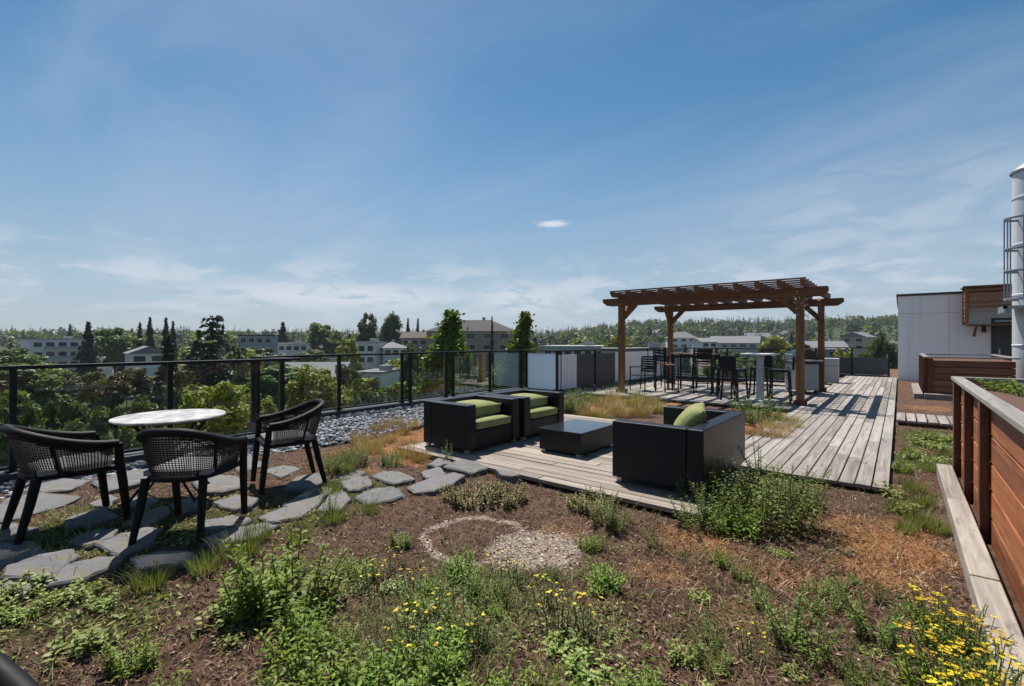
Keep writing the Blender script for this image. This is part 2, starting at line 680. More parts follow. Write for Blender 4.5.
def pale_chip_mat():
    m, t = mat('pale_stone_chips')
    c = t.ramp(island(t), [(0.0, (0.14, 0.10, 0.075)), (0.5, (0.34, 0.265, 0.205)), (1.0, (0.58, 0.49, 0.41))])
    finish(t, c, 0.9, 0, 0.15)
    return m


M['pale_chips'] = pale_chip_mat()
M['weed'] = foliage('leafy_weed_green', [(0.065, 0.105, 0.010), (0.14, 0.22, 0.018), (0.24, 0.32, 0.034)], trans=0.38)
M['weed_pale'] = foliage('yellow_green_weed', [(0.12, 0.17, 0.03), (0.22, 0.28, 0.06), (0.32, 0.35, 0.11)])
M['narrow'] = foliage('narrow_weed_leaf', [(0.07, 0.10, 0.02), (0.14, 0.19, 0.035), (0.25, 0.28, 0.07)], trans=0.35)
M['bush'] = foliage('bush_green', [(0.05, 0.085, 0.012), (0.11, 0.17, 0.022), (0.20, 0.25, 0.042)], trans=0.4)
M['greygrass'] = foliage('grey_green_grass', [(0.08, 0.105, 0.034), (0.16, 0.185, 0.064), (0.26, 0.265, 0.13)])
M['tuft'] = foliage('tuft_grass', [(0.06, 0.085, 0.018), (0.13, 0.16, 0.035), (0.24, 0.22, 0.085)])
M['drygrass'] = foliage('dry_grass', [(0.22, 0.12, 0.05), (0.38, 0.23, 0.10), (0.52, 0.36, 0.18)], trans=0.2)
M['redweed'] = foliage('reddish_ground_cover', [(0.055, 0.022, 0.016), (0.12, 0.045, 0.028), (0.17, 0.085, 0.04)], trans=0.15)
M['sedum'] = foliage('sedum_red_green', [(0.17, 0.06, 0.03), (0.13, 0.14, 0.035), (0.19, 0.22, 0.05)], trans=0.2)
M['petal'] = foliage('yellow_petals', [(0.50, 0.34, 0.005), (0.60, 0.46, 0.012), (0.66, 0.54, 0.04)], trans=0.25)
M['plain_stem'] = plain('green_stem', (0.09, 0.13, 0.03), 0.7)
M['brown_stem'] = plain('brown_stem', (0.10, 0.06, 0.035), 0.8)
M['bark'] = plain('tree_bark', (0.075, 0.055, 0.042), 0.9, 0, 0.4, 5, 0.4)
M['leaf_mid'] = foliage('tree_leaf_mid', [(0.032, 0.060, 0.010), (0.075, 0.125, 0.016), (0.13, 0.185, 0.025)])
M['leaf_light'] = foliage('tree_leaf_yellow_green', [(0.12, 0.15, 0.012), (0.22, 0.25, 0.020), (0.33, 0.33, 0.04)])
M['leaf_dark'] = foliage('tree_leaf_dark', [(0.016, 0.034, 0.010), (0.040, 0.070, 0.014), (0.070, 0.105, 0.022)], trans=0.2)
M['leaf_brown'] = foliage('tree_leaf_bronze', [(0.035, 0.030, 0.014), (0.062, 0.050, 0.022), (0.075, 0.072, 0.026)], trans=0.15)
M['needle'] = foliage('conifer_needles', [(0.008, 0.018, 0.012), (0.016, 0.034, 0.020), (0.028, 0.050, 0.028)], trans=0.08)
M['needle_grey'] = foliage('spruce_needles', [(0.014, 0.024, 0.018), (0.030, 0.046, 0.032), (0.055, 0.075, 0.05)], trans=0.08)


def terrain_mat():
    m, t = mat('valley_ground')
    oc = objc(t)
    n = t.noise(oc, 0.02, 6, 0.6)
    n2 = t.noise(oc, 0.3, 5, 0.6)
    c = t.ramp(t.math('ADD', t.math('MULTIPLY', n, 0.7), t.math('MULTIPLY', n2, 0.3)),
               [(0.3, (0.018, 0.028, 0.010)), (0.5, (0.035, 0.05, 0.016)), (0.65, (0.07, 0.08, 0.03)), (0.8, (0.13, 0.125, 0.10))])
    finish(t, c, 0.95, 0, 0.1)
    return m


M['terrain'] = terrain_mat()
M['asphalt'] = plain('asphalt', (0.055, 0.056, 0.058), 0.9, 0, 0.25, 0.7)
M['h_white'] = plain('house_white', (0.62, 0.62, 0.61), 0.8, 0, 0.06, 0.5)
M['h_grey'] = plain('house_grey', (0.30, 0.31, 0.33), 0.8, 0, 0.08, 0.5)
M['h_blue'] = plain('house_blue_grey', (0.24, 0.27, 0.32), 0.8, 0, 0.08, 0.5)
M['h_tan'] = plain('house_tan', (0.26, 0.20, 0.155), 0.8, 0, 0.08, 0.5)
M['h_pink'] = plain('house_rose', (0.42, 0.28, 0.25), 0.8, 0, 0.08, 0.5)
M['roof_dark'] = plain('roof_dark_shingle', (0.035, 0.033, 0.035), 0.9, 0, 0.3, 2)
M['roof_brown'] = plain('roof_brown_shingle', (0.062, 0.043, 0.033), 0.9, 0, 0.3, 2)
M['roof_grey'] = plain('roof_grey_shingle', (0.15, 0.15, 0.16), 0.9, 0, 0.2, 2)
M['roof_pale'] = plain('roof_pale_membrane', (0.36, 0.36, 0.36), 0.85, 0, 0.12, 0.6)
M['pane'] = plain('window_pane', (0.02, 0.024, 0.03), 0.12, 0, 0.2, 1)
M['car_white'] = plain('white_car_paint', (0.72, 0.73, 0.74), 0.25, 0, 0.03)
M['car_red'] = plain('red_car_paint', (0.35, 0.03, 0.02), 0.25, 0, 0.05)
M['car_grey'] = plain('silver_car_paint', (0.32, 0.33, 0.35), 0.25, 0.3, 0.05)
M['tyre'] = plain('tyre_rubber', (0.015, 0.015, 0.015), 0.8)


# ------------------------------------------------------------------ noise on arrays, leaf arrays
class VN:
    def __init__(self, seed):
        self.g = np.random.default_rng(seed).random((64, 64))

    def __call__(self, x, y, s):
        x = np.asarray(x, float) * s
        y = np.asarray(y, float) * s
        xi = np.floor(x).astype(int); yi = np.floor(y).astype(int)
        fx = x - xi; fy = y - yi
        fx = fx * fx * (3 - 2 * fx); fy = fy * fy * (3 - 2 * fy)
        g = self.g
        a = g[xi % 64, yi % 64]; b = g[(xi + 1) % 64, yi % 64]
        c = g[xi % 64, (yi + 1) % 64]; d = g[(xi + 1) % 64, (yi + 1) % 64]
        return (a * (1 - fx) + b * fx) * (1 - fy) + (c * (1 - fx) + d * fx) * fy

    def fbm(self, x, y, s, o=4):
        r = 0; w = 0.5; tot = 0
        for i in range(o):
            r = r + w * self(np.asarray(x) + 17.3 * i, np.asarray(y) + 9.1 * i, s * 2 ** i)
            tot += w; w *= 0.5
        return r / tot


vn1, vn2, vn3 = VN(1), VN(2), VN(3)


def unit(a):
    return a / np.maximum(1e-9, np.linalg.norm(a, axis=1, keepdims=True))


def leaf_quads(P, D, S, L, W, bend=0.25):
    """n leaves: base P, direction D, side S, length L, width W -> verts (n*6), faces"""
    n = len(P)
    L = np.asarray(L).reshape(-1, 1) * np.ones((n, 1)); W = np.asarray(W).reshape(-1, 1) * np.ones((n, 1))
    dn = np.zeros((n, 3)); dn[:, 2] = -1
    b = bend * L
    p0 = P
    p1 = P + D * L * 0.4 + dn * b * 0.15
    p2 = P + D * L * 0.75 + dn * b * 0.5
    p3 = P + D * L + dn * b
    V = np.stack([p0, p1 - S * W / 2, p1 + S * W / 2, p2 - S * W * 0.36, p2 + S * W * 0.36, p3], 1).reshape(-1, 3)
    o = np.arange(n) * 6
    F3 = [np.stack([o, o + 2, o + 1], 1), np.stack([o + 3, o + 4, o + 5], 1)]
    F4 = np.stack([o + 1, o + 2, o + 4, o + 3], 1)
    return V, F3, F4


class LB:
    """collects leaf arrays into one mesh"""
    def __init__(self):
        self.V = []; self.F3 = []; self.F4 = []; self.n = 0

    def leaves(self, P, D, S, L, W, bend=0.25):
        V, F3, F4 = leaf_quads(np.asarray(P, float), D, S, L, W, bend)
        self.V.append(V)
        for f in F3:
            self.F3.append(f + self.n)
        self.F4.append(F4 + self.n)
        self.n += len(V)

    def quads(self, C, A, B):
        """n quads, centre C, half axes A and B"""
        n = len(C)
        V = np.stack([C - A - B * 0.4, C + A * 0.2 - B, C + A + B * 0.4, C - A * 0.2 + B], 1).reshape(-1, 3)
        o = np.arange(n) * 4
        self.V.append(V)
        self.F4.append(np.stack([o, o + 1, o + 2, o + 3], 1) + self.n)
        self.n += len(V)

    def blades(self, P, T, S, W):
        """grass blades: base P, tip T, side S, width W"""
        n = len(P)
        W = np.asarray(W).reshape(-1, 1) * np.ones((n, 1))
        Mi = P * 0.45 + T * 0.55
        Mi[:, 2] += 0.16 * np.linalg.norm(T - P, axis=1)
        V = np.stack([P - S * W / 2, P + S * W / 2, Mi + S * W * 0.4, Mi - S * W * 0.4, T], 1).reshape(-1, 3)
        o = np.arange(n) * 5
        self.V.append(V)
        self.F4.append(np.stack([o, o + 1, o + 2, o + 3], 1) + self.n)
        self.F3.append(np.stack([o + 3, o + 2, o + 4], 1) + self.n)
        self.n += len(V)

    def raw(self, V, F):
        self.V.append(V)
        if F.shape[1] == 3:
            self.F3.append(F + self.n)
        else:
            self.F4.append(F + self.n)
        self.n += len(V)

    def mesh(self, name, mtl):
        V = np.concatenate(self.V)
        loops = []; starts = []; totals = []
        pos = 0
        for arr, k in ((self.F3, 3), (self.F4, 4)):
            if not arr:
                continue
            a = np.concatenate(arr)
            loops.append(a.reshape(-1))
            starts.append(pos + np.arange(len(a)) * k)
            totals.append(np.full(len(a), k))
            pos += len(a) * k
        me = bpy.data.meshes.new(name)
        lo = np.concatenate(loops); st = np.concatenate(starts); to = np.concatenate(totals)
        me.vertices.add(len(V)); me.vertices.foreach_set('co', V.astype(np.float32).reshape(-1))
        me.loops.add(len(lo)); me.loops.foreach_set('vertex_index', lo.astype(np.int32))
        me.polygons.add(len(st)); me.polygons.foreach_set('loop_start', st.astype(np.int32))
        me.polygons.foreach_set('loop_total', to.astype(np.int32))
        me.update(calc_edges=True)
        me.validate()
        me.materials.append(mtl)
        return me

    def build(self, name, mtl, parent=None):
        o = bpy.data.objects.new(name, self.mesh(name, mtl))
        COL.objects.link(o)
        if parent is not None:
            o.parent = parent
        return o


def rand_dirs(n, zlo=-1.0, zhi=1.0, g=nr):
    z = g.uniform(zlo, zhi, n)
    a = g.uniform(0, 2 * math.pi, n)
    s = np.sqrt(np.maximum(0, 1 - z * z))
    return np.stack([s * np.cos(a), s * np.sin(a), z], 1)


def sides(D, g=nr):
    up = np.zeros_like(D); up[:, 2] = 1
    up += g.normal(0, 0.45, D.shape)
    return unit(np.cross(D, up))


# ================================================================== THE SETTING
# ---- valley terrain
def terrain_z(x, y):
    x = np.asarray(x, float); y = np.asarray(y, float)
    r = np.hypot(x, y)
    ang = np.arctan2(x, y) + YAW          # 0 = view direction, positive to the right
    ang = (ang + math.pi) % (2 * math.pi) - math.pi
    z = -14 + 17.0 * np.clip((r - 70) / 580, 0, 1)
    ss = lambda t: np.clip(t, 0, 1) ** 2 * (3 - 2 * np.clip(t, 0, 1))
    z = z + 17.0 * ss((ang - R(1)) / R(16)) * ss((r - 260) / 480)
    z = z + 1.8 * (vn1.fbm(x, y, 0.006, 3) - 0.5) * np.clip((r - 150) / 300, 0, 1) * 4
    z = z - 22.0 * np.clip((r - 1000) / 4000, 0, 1)
    return z


def make_terrain():
    rs = np.concatenate([[0.5], np.geomspace(20, 6500, 70)])
    na = 144
    a = np.linspace(0, 2 * math.pi, na, endpoint=False)
    Rg, A = np.meshgrid(rs, a, indexing='ij')
    X = Rg * np.cos(A); Y = Rg * np.sin(A)
    Z = terrain_z(X, Y)
    V = np.stack([X, Y, Z], 2).reshape(-1, 3)
    fs = []
    for i in range(len(rs) - 1):
        for k in range(na):
            k2 = (k + 1) % na
            fs.append((i * na + k, (i + 1) * na + k, (i + 1) * na + k2, i * na + k2))
    fs.append(tuple(range(na - 1, -1, -1)))
    o = link_mesh('terrain', V.tolist(), fs, M['terrain'], None, True)
    tag(o, kind='structure')


make_terrain()

VA, VB, VC = -7.26, -8.65, -7.42          # the three lines of the railing
U1, U2, U3, U4 = 3.62, 11.25, 19.0, 24.2
# ---- the building we stand on
ol = [(VA - .16, -7), (VA - .16, U1 - .02), (VB - .16, U1 - .02), (VB - .16, U2 + .14), (VC - .16, U2 + .14), (VC - .16, U3 + .16), (-2.76, U3 + .16),
      (-2.76, U4 + .16), (-.6, U4 + .16), (-.6, 33), (13, 33), (13, -7)]
b = MB(); b.prism(ol[::-1], -14.2, -0.13)
tag(b.build('roof_slab', M['concrete']), kind='structure')


def in_poly(x, y, poly):
    x = np.asarray(x); y = np.asarray(y)
    ins = np.zeros(x.shape, bool)
    n = len(poly)
    for i in range(n):
        x0, y0 = poly[i]; x1, y1 = poly[(i + 1) % n]
        cond = ((y0 > y) != (y1 > y))
        xi = (x1 - x0) * (y - y0) / ((y1 - y0) if y1 != y0 else 1e-9) + x0
        ins ^= cond & (x < xi)
    return ins


# gravel strip outline along the railing (roof coordinates)
GRAV = [(VA + .02, -6.9), (VA + .02, U1), (VB + .02, U1), (VB + .02, U2), (VC + .02, U2), (VC + .02, U3 - .1), (-6.75, U3 - .1), (-6.75, 12.0), (-6.65, 10.6),
        (-7.0, 8.6), (-6.9, 7.4), (-6.55, 6.3), (-6.3, 5.0), (-6.2, 3.6), (-6.35, 1.8), (-6.3, -6.9)]


def soil_z(x, y):
    x = np.asarray(x, float); y = np.asarray(y, float)
    z = -0.075 + 0.05 * (vn1.fbm(x, y, 0.9, 4) - 0.5) + 0.022 * (vn2.fbm(x, y, 7.0, 3) - 0.5)
    # the dining corner sits a little higher, on the flagstones
    d = np.hypot((x + 5.0) / 1.7, (y - 1.3) / 2.3)
    z = z + 0.062 * np.clip((1.4 - d) * 1.6, 0, 1)
    return z


RING = ground_at(478, 527)
PALE2 = ground_at(533, 536)


def zones(x, y):
    """dry straw, pale chips, moss: where the soil is covered by what"""
    dry = np.zeros_like(x); pale = np.zeros_like(x); moss = np.zeros_like(x)

    def blob(arr, px, py, rx, ry, amt=1.0):
        c = ground_at(px, py)
        d = np.hypot((x - c[0]) / rx, (y - c[1]) / ry)
        np.maximum(arr, amt * np.clip(1.35 - d, 0, 1), out=arr)
    for q in ((895, 538, .38, .42, 1), (850, 515, .4, .45, .55), (905, 520, .3, .4, .7), (650, 497, .6, .18, .9), (700, 530, .5, .35, .6), (880, 560, .35, .35, .7),
              (372, 447, .5, .7, .95), (400, 432, .6, .9, .95), (430, 452, .5, .3, .6), (410, 458, .35, .25, .9), (600, 404, 1.2, 1.1, .9), (775, 425, .9, .9, .8),
              (350, 470, .5, .4, .6), (940, 395, .5, .8, .55), (930, 405, .7, .9, .5), (640, 400, 1.3, .9, .9), (790, 410, .6, .9, .8), (660, 560, .35, .3, .5), (780, 560, .5, .35, .5), (560, 520, .3, .3, .45), (450, 600, .3, .25, .5), (740, 600, .35, .3, .4)):
        blob(dry, *q)
    for q in ((20, 600, .5, .4, .9), (110, 590, .6, .3, .8), (925, 455, .45, .7, .9), (930, 432, .5, .9, .9), (300, 510, .6, .5, .7), (100, 530, .9, .9, .75), (340, 490, .6, .5, .8),
              (200, 520, .8, .8, .7), (560, 600, .6, .5, .45), (500, 600, .7, .4, .5), (300, 580, .5, .5, .5), (590, 412, .7, .4, .8), (400, 430, .35, .5, .7), (840, 380, .6, 1.5, .6)):
        blob(moss, *q)
    n = 0.1 * (vn3.fbm(x, y, 6, 3) - 0.5)
    dr = np.hypot((x - RING[0]) / 1.0, (y - RING[1]) / 1.0) + n
    ring = np.clip(1.1 - np.abs(dr - 0.40 - .05 * (vn1.fbm(x, y, 4, 2) - .5)) / 0.06, 0, 1) * np.clip((vn2.fbm(x, y, 3.5, 2) - .22) * 4, .25, .85)
    pale = np.maximum(pale, ring)
    d2 = np.hypot((x - PALE2[0]) / .34, (y - PALE2[1]) / .42) + 3 * n
    pale = np.maximum(pale, np.clip(1.35 - d2, 0, 1))
    c3 = ground_at(556, 548)
    pale = np.maximum(pale, .8 * np.clip(1.3 - np.hypot((x - c3[0]) / .2, (y - c3[1]) / .16) - 2 * n, 0, 1))
    inner = dr < 0.33
    pale = np.where(inner & (d2 > 0.9), 0, pale)
    return dry, pale, moss


def make_soil():
    def axis(lo, hi, flo, fhi, fine, coarse):
        return np.concatenate([np.arange(lo, flo, coarse), np.arange(flo, fhi, fine), np.arange(fhi, hi + coarse * .5, coarse)])
    xs = axis(-8.7, 12.8, -6.3, 1.0, 0.04, 0.25)
    ys = axis(-6.8, 32.8, 0.6, 9.0, 0.04, 0.3)
    X, Y = np.meshgrid(xs, ys, indexing='ij')
    Z = soil_z(X, Y)
    inside = in_poly(X, Y, ol)
    nx, ny = X.shape
    idx = np.arange(nx * ny).reshape(nx, ny)
    ok = inside[:-1, :-1] & inside[1:, :-1] & inside[1:, 1:] & inside[:-1, 1:]
    Fq = np.stack([idx[:-1, :-1], idx[1:, :-1], idx[1:, 1:], idx[:-1, 1:]], 2)[ok]
    lb = LB(); lb.raw(np.stack([X, Y, Z], 2).reshape(-1, 3), Fq)
    V = np.stack([X, Y, Z], 2).reshape(-1, 3)
    me = bpy.data.meshes.new('ground')
    me.from_pydata(V.tolist(), [], Fq.tolist())
    me.polygons.foreach_set('use_smooth', [True] * len(me.polygons))
    d, p, m_ = zones(X.reshape(-1), Y.reshape(-1))
    at = me.color_attributes.new('zone', 'FLOAT_COLOR', 'POINT')
    at.data.foreach_set('color', np.stack([d, p, m_, np.ones_like(d)], 1).astype(np.float32).reshape(-1))
    me.materials.append(M['soil'])
    o = bpy.data.objects.new('ground', me)
    COL.objects.link(o)
    tag(o, kind='structure')


make_soil()

# gravel bed sheet + loose pebbles
b = MB(); b.prism(GRAV[::-1], -0.10, -0.045)
tag(b.build('gravel_bed', M['gravel_bed']), kind='structure')


def make_pebbles():
    g = np.random.default_rng(5)
    import bmesh
    bm = bmesh.new()
    bmesh.ops.create_icosphere(bm, subdivisions=1, radius=1.0)
    bv = np.array([v.co[:] for v in bm.verts]); bf = np.array([[v.index for v in f.verts] for f in bm.faces])
    bm.free()
    n = 40000
    x = g.uniform(-8.7, -6.0, n); y = g.uniform(-3, 18.5, n)
    keep = in_poly(x, y, GRAV)
    dist = np.hypot(x, y)
    keep &= g.random(n) < np.clip(1.15 - (dist - 6) / 14, 0.25, 1)
    x, y = x[keep], y[keep]
    keep = np.arange(len(x)) < 8500
    x, y = x[keep], y[keep]
    n = len(x)
    s = g.uniform(0.018, 0.042, n)
    S = np.stack([s * g.uniform(.8, 1.4, n), s * g.uniform(.8, 1.3, n), s * g.uniform(.5, .8, n)], 1)
    a = g.uniform(0, 6.28, n)
    V = bv[None] * S[:, None]
    c, si = np.cos(a)[:, None], np.sin(a)[:, None]
    V = np.stack([V[..., 0] * c - V[..., 1] * si, V[..., 0] * si + V[..., 1] * c, V[..., 2]], 2)
    V += np.stack([x, y, -0.04 + g.uniform(0, .018, n)], 1)[:, None]
    Fa = bf[None] + (np.arange(n) * len(bv))[:, None, None]
    lb = LB(); lb.raw(V.reshape(-1, 3), Fa.reshape(-1, 3))
    tag(lb.build('gravel', M['pebble']), 'blue grey pebbles strewn along the foot of the railing', 'gravel', kind='stuff')


make_pebbles()


# ---- boardwalks
def planks(name, x0, x1, y0, y1, ztop, along, w, mtl, gap=0.007, th=0.04, jx=0.012, seed=1):
    g = random.Random(seed)
    b = MB()
    lo, hi = (x0, x1) if along == 'y' else (y0, y1)
    n = max(1, round((hi - lo) / w))
    w = (hi - lo) / n
    for i in range(n):
        a, c = lo + i * w + gap / 2, lo + (i + 1) * w - gap / 2
        s, e = (y0, y1) if along == 'y' else (x0, x1)
        s += g.uniform(-jx, jx); e += g.uniform(-jx, jx)
        cuts = [s]
        p = s + g.uniform(1.2, 4.2)
        while p < e - 0.8:
            cuts.append(p); p += g.uniform(2.4, 4.8)
        cuts.append(e)
        for q in range(len(cuts) - 1):
            dz = g.uniform(-.003, .003)
            r0, r1 = cuts[q] + .002, cuts[q + 1] - .002
            if along == 'y':
                b.box(a, r0, ztop - th + dz, c, r1, ztop + dz)
            else:
                b.box(r0, a, ztop - th + dz, r1, c, ztop + dz)
    o = b.build(name, mtl, None, False, 0.004)
    tag(o, kind='structure')
    f = MB()                                        # joists below
    if along == 'y':
        y = y0 + .1
        while y < y1:
            f.box(x0 + .03, y, ztop - th - .14, x1 - .03, y + .05, ztop - th - .004); y += .6
    else:
        x = x0 + .1
        while x < x1:
            f.box(x, y0 + .03, ztop - th - .14, x + .05, y1 - .03, ztop - th - .004); x += .6
    f.build('joists', M['cedar_z'], o)
    return o


planks('walkway', -1.72, -.08, 5.86, 24.0, 0.0, 'y', 0.137, M['deck_u'], seed=2, gap=.012)
planks('lounge_deck', -5.22, -1.25, 4.02, 5.80, 0.0, 'x', 0.138, M['deck_v'], seed=3, gap=.009)
planks('lounge_deck', -5.22, -1.735, 5.81, 7.92, 0.0, 'x', 0.138, M['deck_v'], seed=4, gap=.009)
planks('pergola_deck', -6.6, -1.735, 11.5, 16.9, 0.0, 'y', 0.14, M['deck_u'], seed=5, gap=.009)
planks('cross_path', -.06, 1.1, 10.85, 12.0, 0.03, 'y', 0.145, M['deck_u'], seed=6, gap=.025)
planks('stepping_boards', -4.2, -1.75, 17.7, 18.6, -0.01, 'y', 0.14, M['deck_u'], seed=8)


# ---- flagstones, each a thing
def flagstones():
    pix = [
        [(6, 580), (9, 571), (40, 560), (70, 554), (76, 560), (47, 580)],
        [(51, 586), (67, 568), (96, 561), (120, 560), (117, 566), (88, 579)],
        [(-14, 548), (-16, 568), (5, 566), (44, 556), (32, 545)],
        [(98, 546), (121, 537), (143, 531), (160, 531), (146, 547), (122, 556)],
        [(133, 561), (160, 555), (187, 554), (196, 560), (170, 567), (141, 570)],
        [(67, 521), (82, 516), (100, 512), (117, 518), (95, 525), (70, 529)],
        [(-12, 514), (-14, 524), (20, 517), (59, 506), (76, 498), (40, 495), (14, 499)],
        [(-10, 530), (-14, 545), (18, 539), (36, 530), (12, 526)],
        [(72, 544), (97, 533), (117, 532), (110, 541), (88, 548)],
        [(125, 525), (142, 513), (165, 508), (168, 514), (150, 527)],
        [(172, 506), (190, 500), (207, 503), (205, 509), (182, 513)],
        [(196, 524), (232, 516), (250, 521), (238, 527), (214, 531)],
        [(261, 519), (282, 511), (303, 506), (309, 512), (296, 519), (270, 524)],
        [(203, 543), (226, 533), (262, 526), (276, 528), (254, 540), (220, 547)],
        [(318, 510), (330, 496), (342, 491), (351, 500), (338, 511)],
        [(356, 497), (372, 489), (393, 486), (405, 494), (388, 500), (366, 504)],
        [(341, 484), (352, 479), (368, 478), (373, 486), (360, 490), (349, 491)],
        [(333, 476), (344, 471), (357, 470), (366, 473), (358, 478), (344, 480)],
        [(371, 476), (384, 472), (399, 472), (414, 480), (394, 484)],
        [(409, 487), (430, 479), (453, 474), (464, 476), (452, 484), (435, 490), (415, 492)],
        [(421, 472), (438, 467), (446, 474), (437, 477), (426, 479)],
        [(444, 466), (462, 459), (475, 462), (487, 468), (470, 473)],
        [(428, 465), (438, 458), (449, 460), (452, 463), (436, 466)],
        [(496, 471), (512, 472), (521, 477), (502, 476)],
        [(262, 472), (285, 466), (299, 470), (281, 478)],
        [(285, 491), (297, 479), (321, 475), (325, 483), (309, 490)],
        [(284, 505), (310, 491), (331, 491), (314, 507), (296, 510)],
        [(95, 484), (122, 474), (150, 470), (160, 478), (136, 486), (110, 493)],
        [(165, 469), (185, 463), (208, 463), (226, 470), (203, 475), (180, 479)],
        [(228, 462), (250, 457), (264, 465), (240, 472)],
        [(195, 484), (216, 477), (235, 478), (246, 488), (222, 494), (205, 494)],
        [(214, 506), (236, 498), (257, 502), (250, 509), (232, 512)],
        [(36, 486), (62, 480), (88, 482), (70, 491), (44, 494)],
        [(120, 505), (140, 498), (158, 500), (146, 508)],
        [(90, 506), (108, 497), (118, 500), (108, 508)],
        [(-6, 592), (10, 583), (34, 586), (22, 596)],
    ]
    lab = ['broad', 'long', 'square', 'cracked', 'narrow', 'small']
    g = random.Random(3)
    for i, P in enumerate(pix):
        w = [ground_at(px, py, 0.0) for px, py in P]
        cx = sum(p[0] for p in w) / len(w); cy = sum(p[1] for p in w) / len(w)
        ks = 1.13 if i < 14 or i >= 24 else 1.06
        w = [(cx + (p[0] - cx) * ks, cy + (p[1] - cy) * ks) for p in w]
        poly = []
        for k in range(len(w)):                      # ragged edges
            a, c = w[k], w[(k + 1) % len(w)]
            poly.append((a[0] - cx, a[1] - cy))
            L = math.hypot(c[0] - a[0], c[1] - a[1])
            for q in range(1, 4):
                t = q / 4
                poly.append((a[0] + (c[0] - a[0]) * t - cx + g.uniform(-.04, .04) * L, a[1] + (c[1] - a[1]) * t - cy + g.uniform(-.04, .04) * L))
        area = sum(poly[k][0] * poly[(k + 1) % len(poly)][1] - poly[(k + 1) % len(poly)][0] * poly[k][1] for k in range(len(poly)))
        if area < 0:
            poly.reverse()
        b = MB()
        zt = 0.022 if (i < 14 or i >= 24) else 0.012
        zt += g.uniform(-.012, .012)
        b.prism(poly, -.11, zt - .012)
        n = len(poly)
        top = b.v[n:2 * n]
        # chamfered upper lip and a slightly uneven face
        base = len(b.v)
        for (x, y, z) in top:
            b.v.append((x * 0.93, y * 0.93, zt + g.uniform(-.006, .004)))
        b.f = [f for f in b.f if f != tuple(range(n, 2 * n))]
        for k in range(n):
            j = (k + 1) % n
            b.f.append((n + k, n + j, base + j, base + k))
        b.v.append((0, 0, zt + .003))
        for k in range(n):
            b.f.append((base + k, base + (k + 1) % n, len(b.v) - 1))
        o = b.build('flagstone', M['slate'])
        o.location = (cx, cy, 0)
        o.rotation_euler = (g.uniform(-.03, .03), g.uniform(-.03, .03), 0)
        if i < 2:
            lb = ['thick grey flagstone at the left edge of the garden bed, furthest left', 'wedge shaped grey flagstone at the mulch edge left of centre chair'][i]
        elif i == 6:
            lb = 'largest grey flagstone running to the left edge behind the left chair'
        elif i == 15:
            lb = 'four sided pale flagstone alone between two armchair ends of the stepping path'
        elif i == 19:
            lb = 'longest tapered flagstone of the stepping path to the lounge deck'
        elif i == 21:
            lb = 'dark flagstone touching the front edge of the lounge deck'
        elif i < 14 or i >= 24:
            lb = 'irregular grey slate flagstone among the dining chairs'
        else:
            lb = 'irregular grey slate flagstone of the path leading to the lounge deck'
        tag(o, lb, 'flagstone', 'flagstones of the dining corner' if (i < 14 or i >= 24) else 'stepping stones to the deck')


flagstones()


# ================================================================== RAILINGS
def railing(name, label, a, b_, posts, glass=True, h=1.16, panels=None, curb=True):
    """rail from a to b_ (v,u); posts: distances along it"""
    a = Vector((a[0], a[1], 0)); b_ = Vector((b_[0], b_[1], 0))
    d = (b_ - a); L = d.length; d.normalize()
    rz = math.atan2(d.y, d.x)
    t = thing(name, label, 'railing', (a.x, a.y, 0), rz, 'dark metal railings round the roof terrace')
    for p in posts:
        b = MB(); b.box(p - .028, -.03, -.10, p + .028, .03, h - .04)
        b.box(p - .06, -.06, .052, p + .06, .06, .064)
        b.build('post', M['rail_metal'], t, False, .004)
    b = MB(); b.box(-.03, -.04, h - .04, L + .03, .04, h)
    b.build('top_rail', M['rail_metal'], t, False, .006)
    if curb:
        b = MB(); b.box(0, -.13, -.12, L, .11, .05)
        b.build('curb', M['dark_trim'], t, False, .01)
    if glass:
        ps = sorted(posts)
        for i in range(len(ps) - 1):
            if ps[i + 1] - ps[i] < .3:
                continue
            b = MB(); b.box(ps[i] + .045, -.005, .11, ps[i + 1] - .045, .005, h - .075)
            b.build('glass_panel', M['glass'], t)
        b = MB(); b.box(0, -.018, .075, L, .018, .10)
        b.build('bottom_rail', M['rail_metal'], t)
    return t


pp = [u_at(13, VA) + 5.0, u_at(170, VA) + 5.0, u_at(282, VA) + 5.0]
s = pp[1] - pp[0]
railing('glass_railing', 'long dark glass railing at the left behind the dining set', (VA, -5), (VA, U1 + .08), [pp[0] - s, *pp, .1])
railing('glass_railing', 'short railing return stepping outward behind the right dining chair', (VA - .06, U1), (VB, U1), [1.33])
p2 = [max(.04, u_at(p, VB) - U1 - .04) for p in (249.5, 339, 402, 410, 446, 453, 490, 521)]
railing('glass_railing', 'dark glass railing behind the pebbles and the two left armchairs', (VB, U1 + .04), (VB, U2), p2)
t = railing('glass_railing', 'short railing with one frosted pale blue panel behind the armchairs', (VB + .06, U2), (VC, U2), [.06, 1.12], glass=False)
b = MB(); b.box(.1, -.012, .06, 1.08, .012, 1.06); b.build('frosted_panel', M['frost'], t)
t = railing('panel_railing', 'dark capped parapet of white and charcoal panels behind the left pergola post', (VC, U2 + .06), (VC, U3), [.04, u_at(594, VC) - U2, 6.0, 7.66], glass=False)
def seg(px0, px1, m_, rib=False):
    a, c = u_at(px0, VC) - U2 - .06, u_at(px1, VC) - U2 - .06
    b = MB(); b.box(a, -.02, .055, c, .02, 1.03)
    o = b.build('white_panel' if m_ is M['white_wall'] else 'dark_panel', m_, t)
    if rib:
        r = MB(); x = a + .08
        while x < c - .05:
            r.box(x, -.034, .06, x + .045, -.0205, 1.02); x += .16
        r.build('ribs', m_, o)
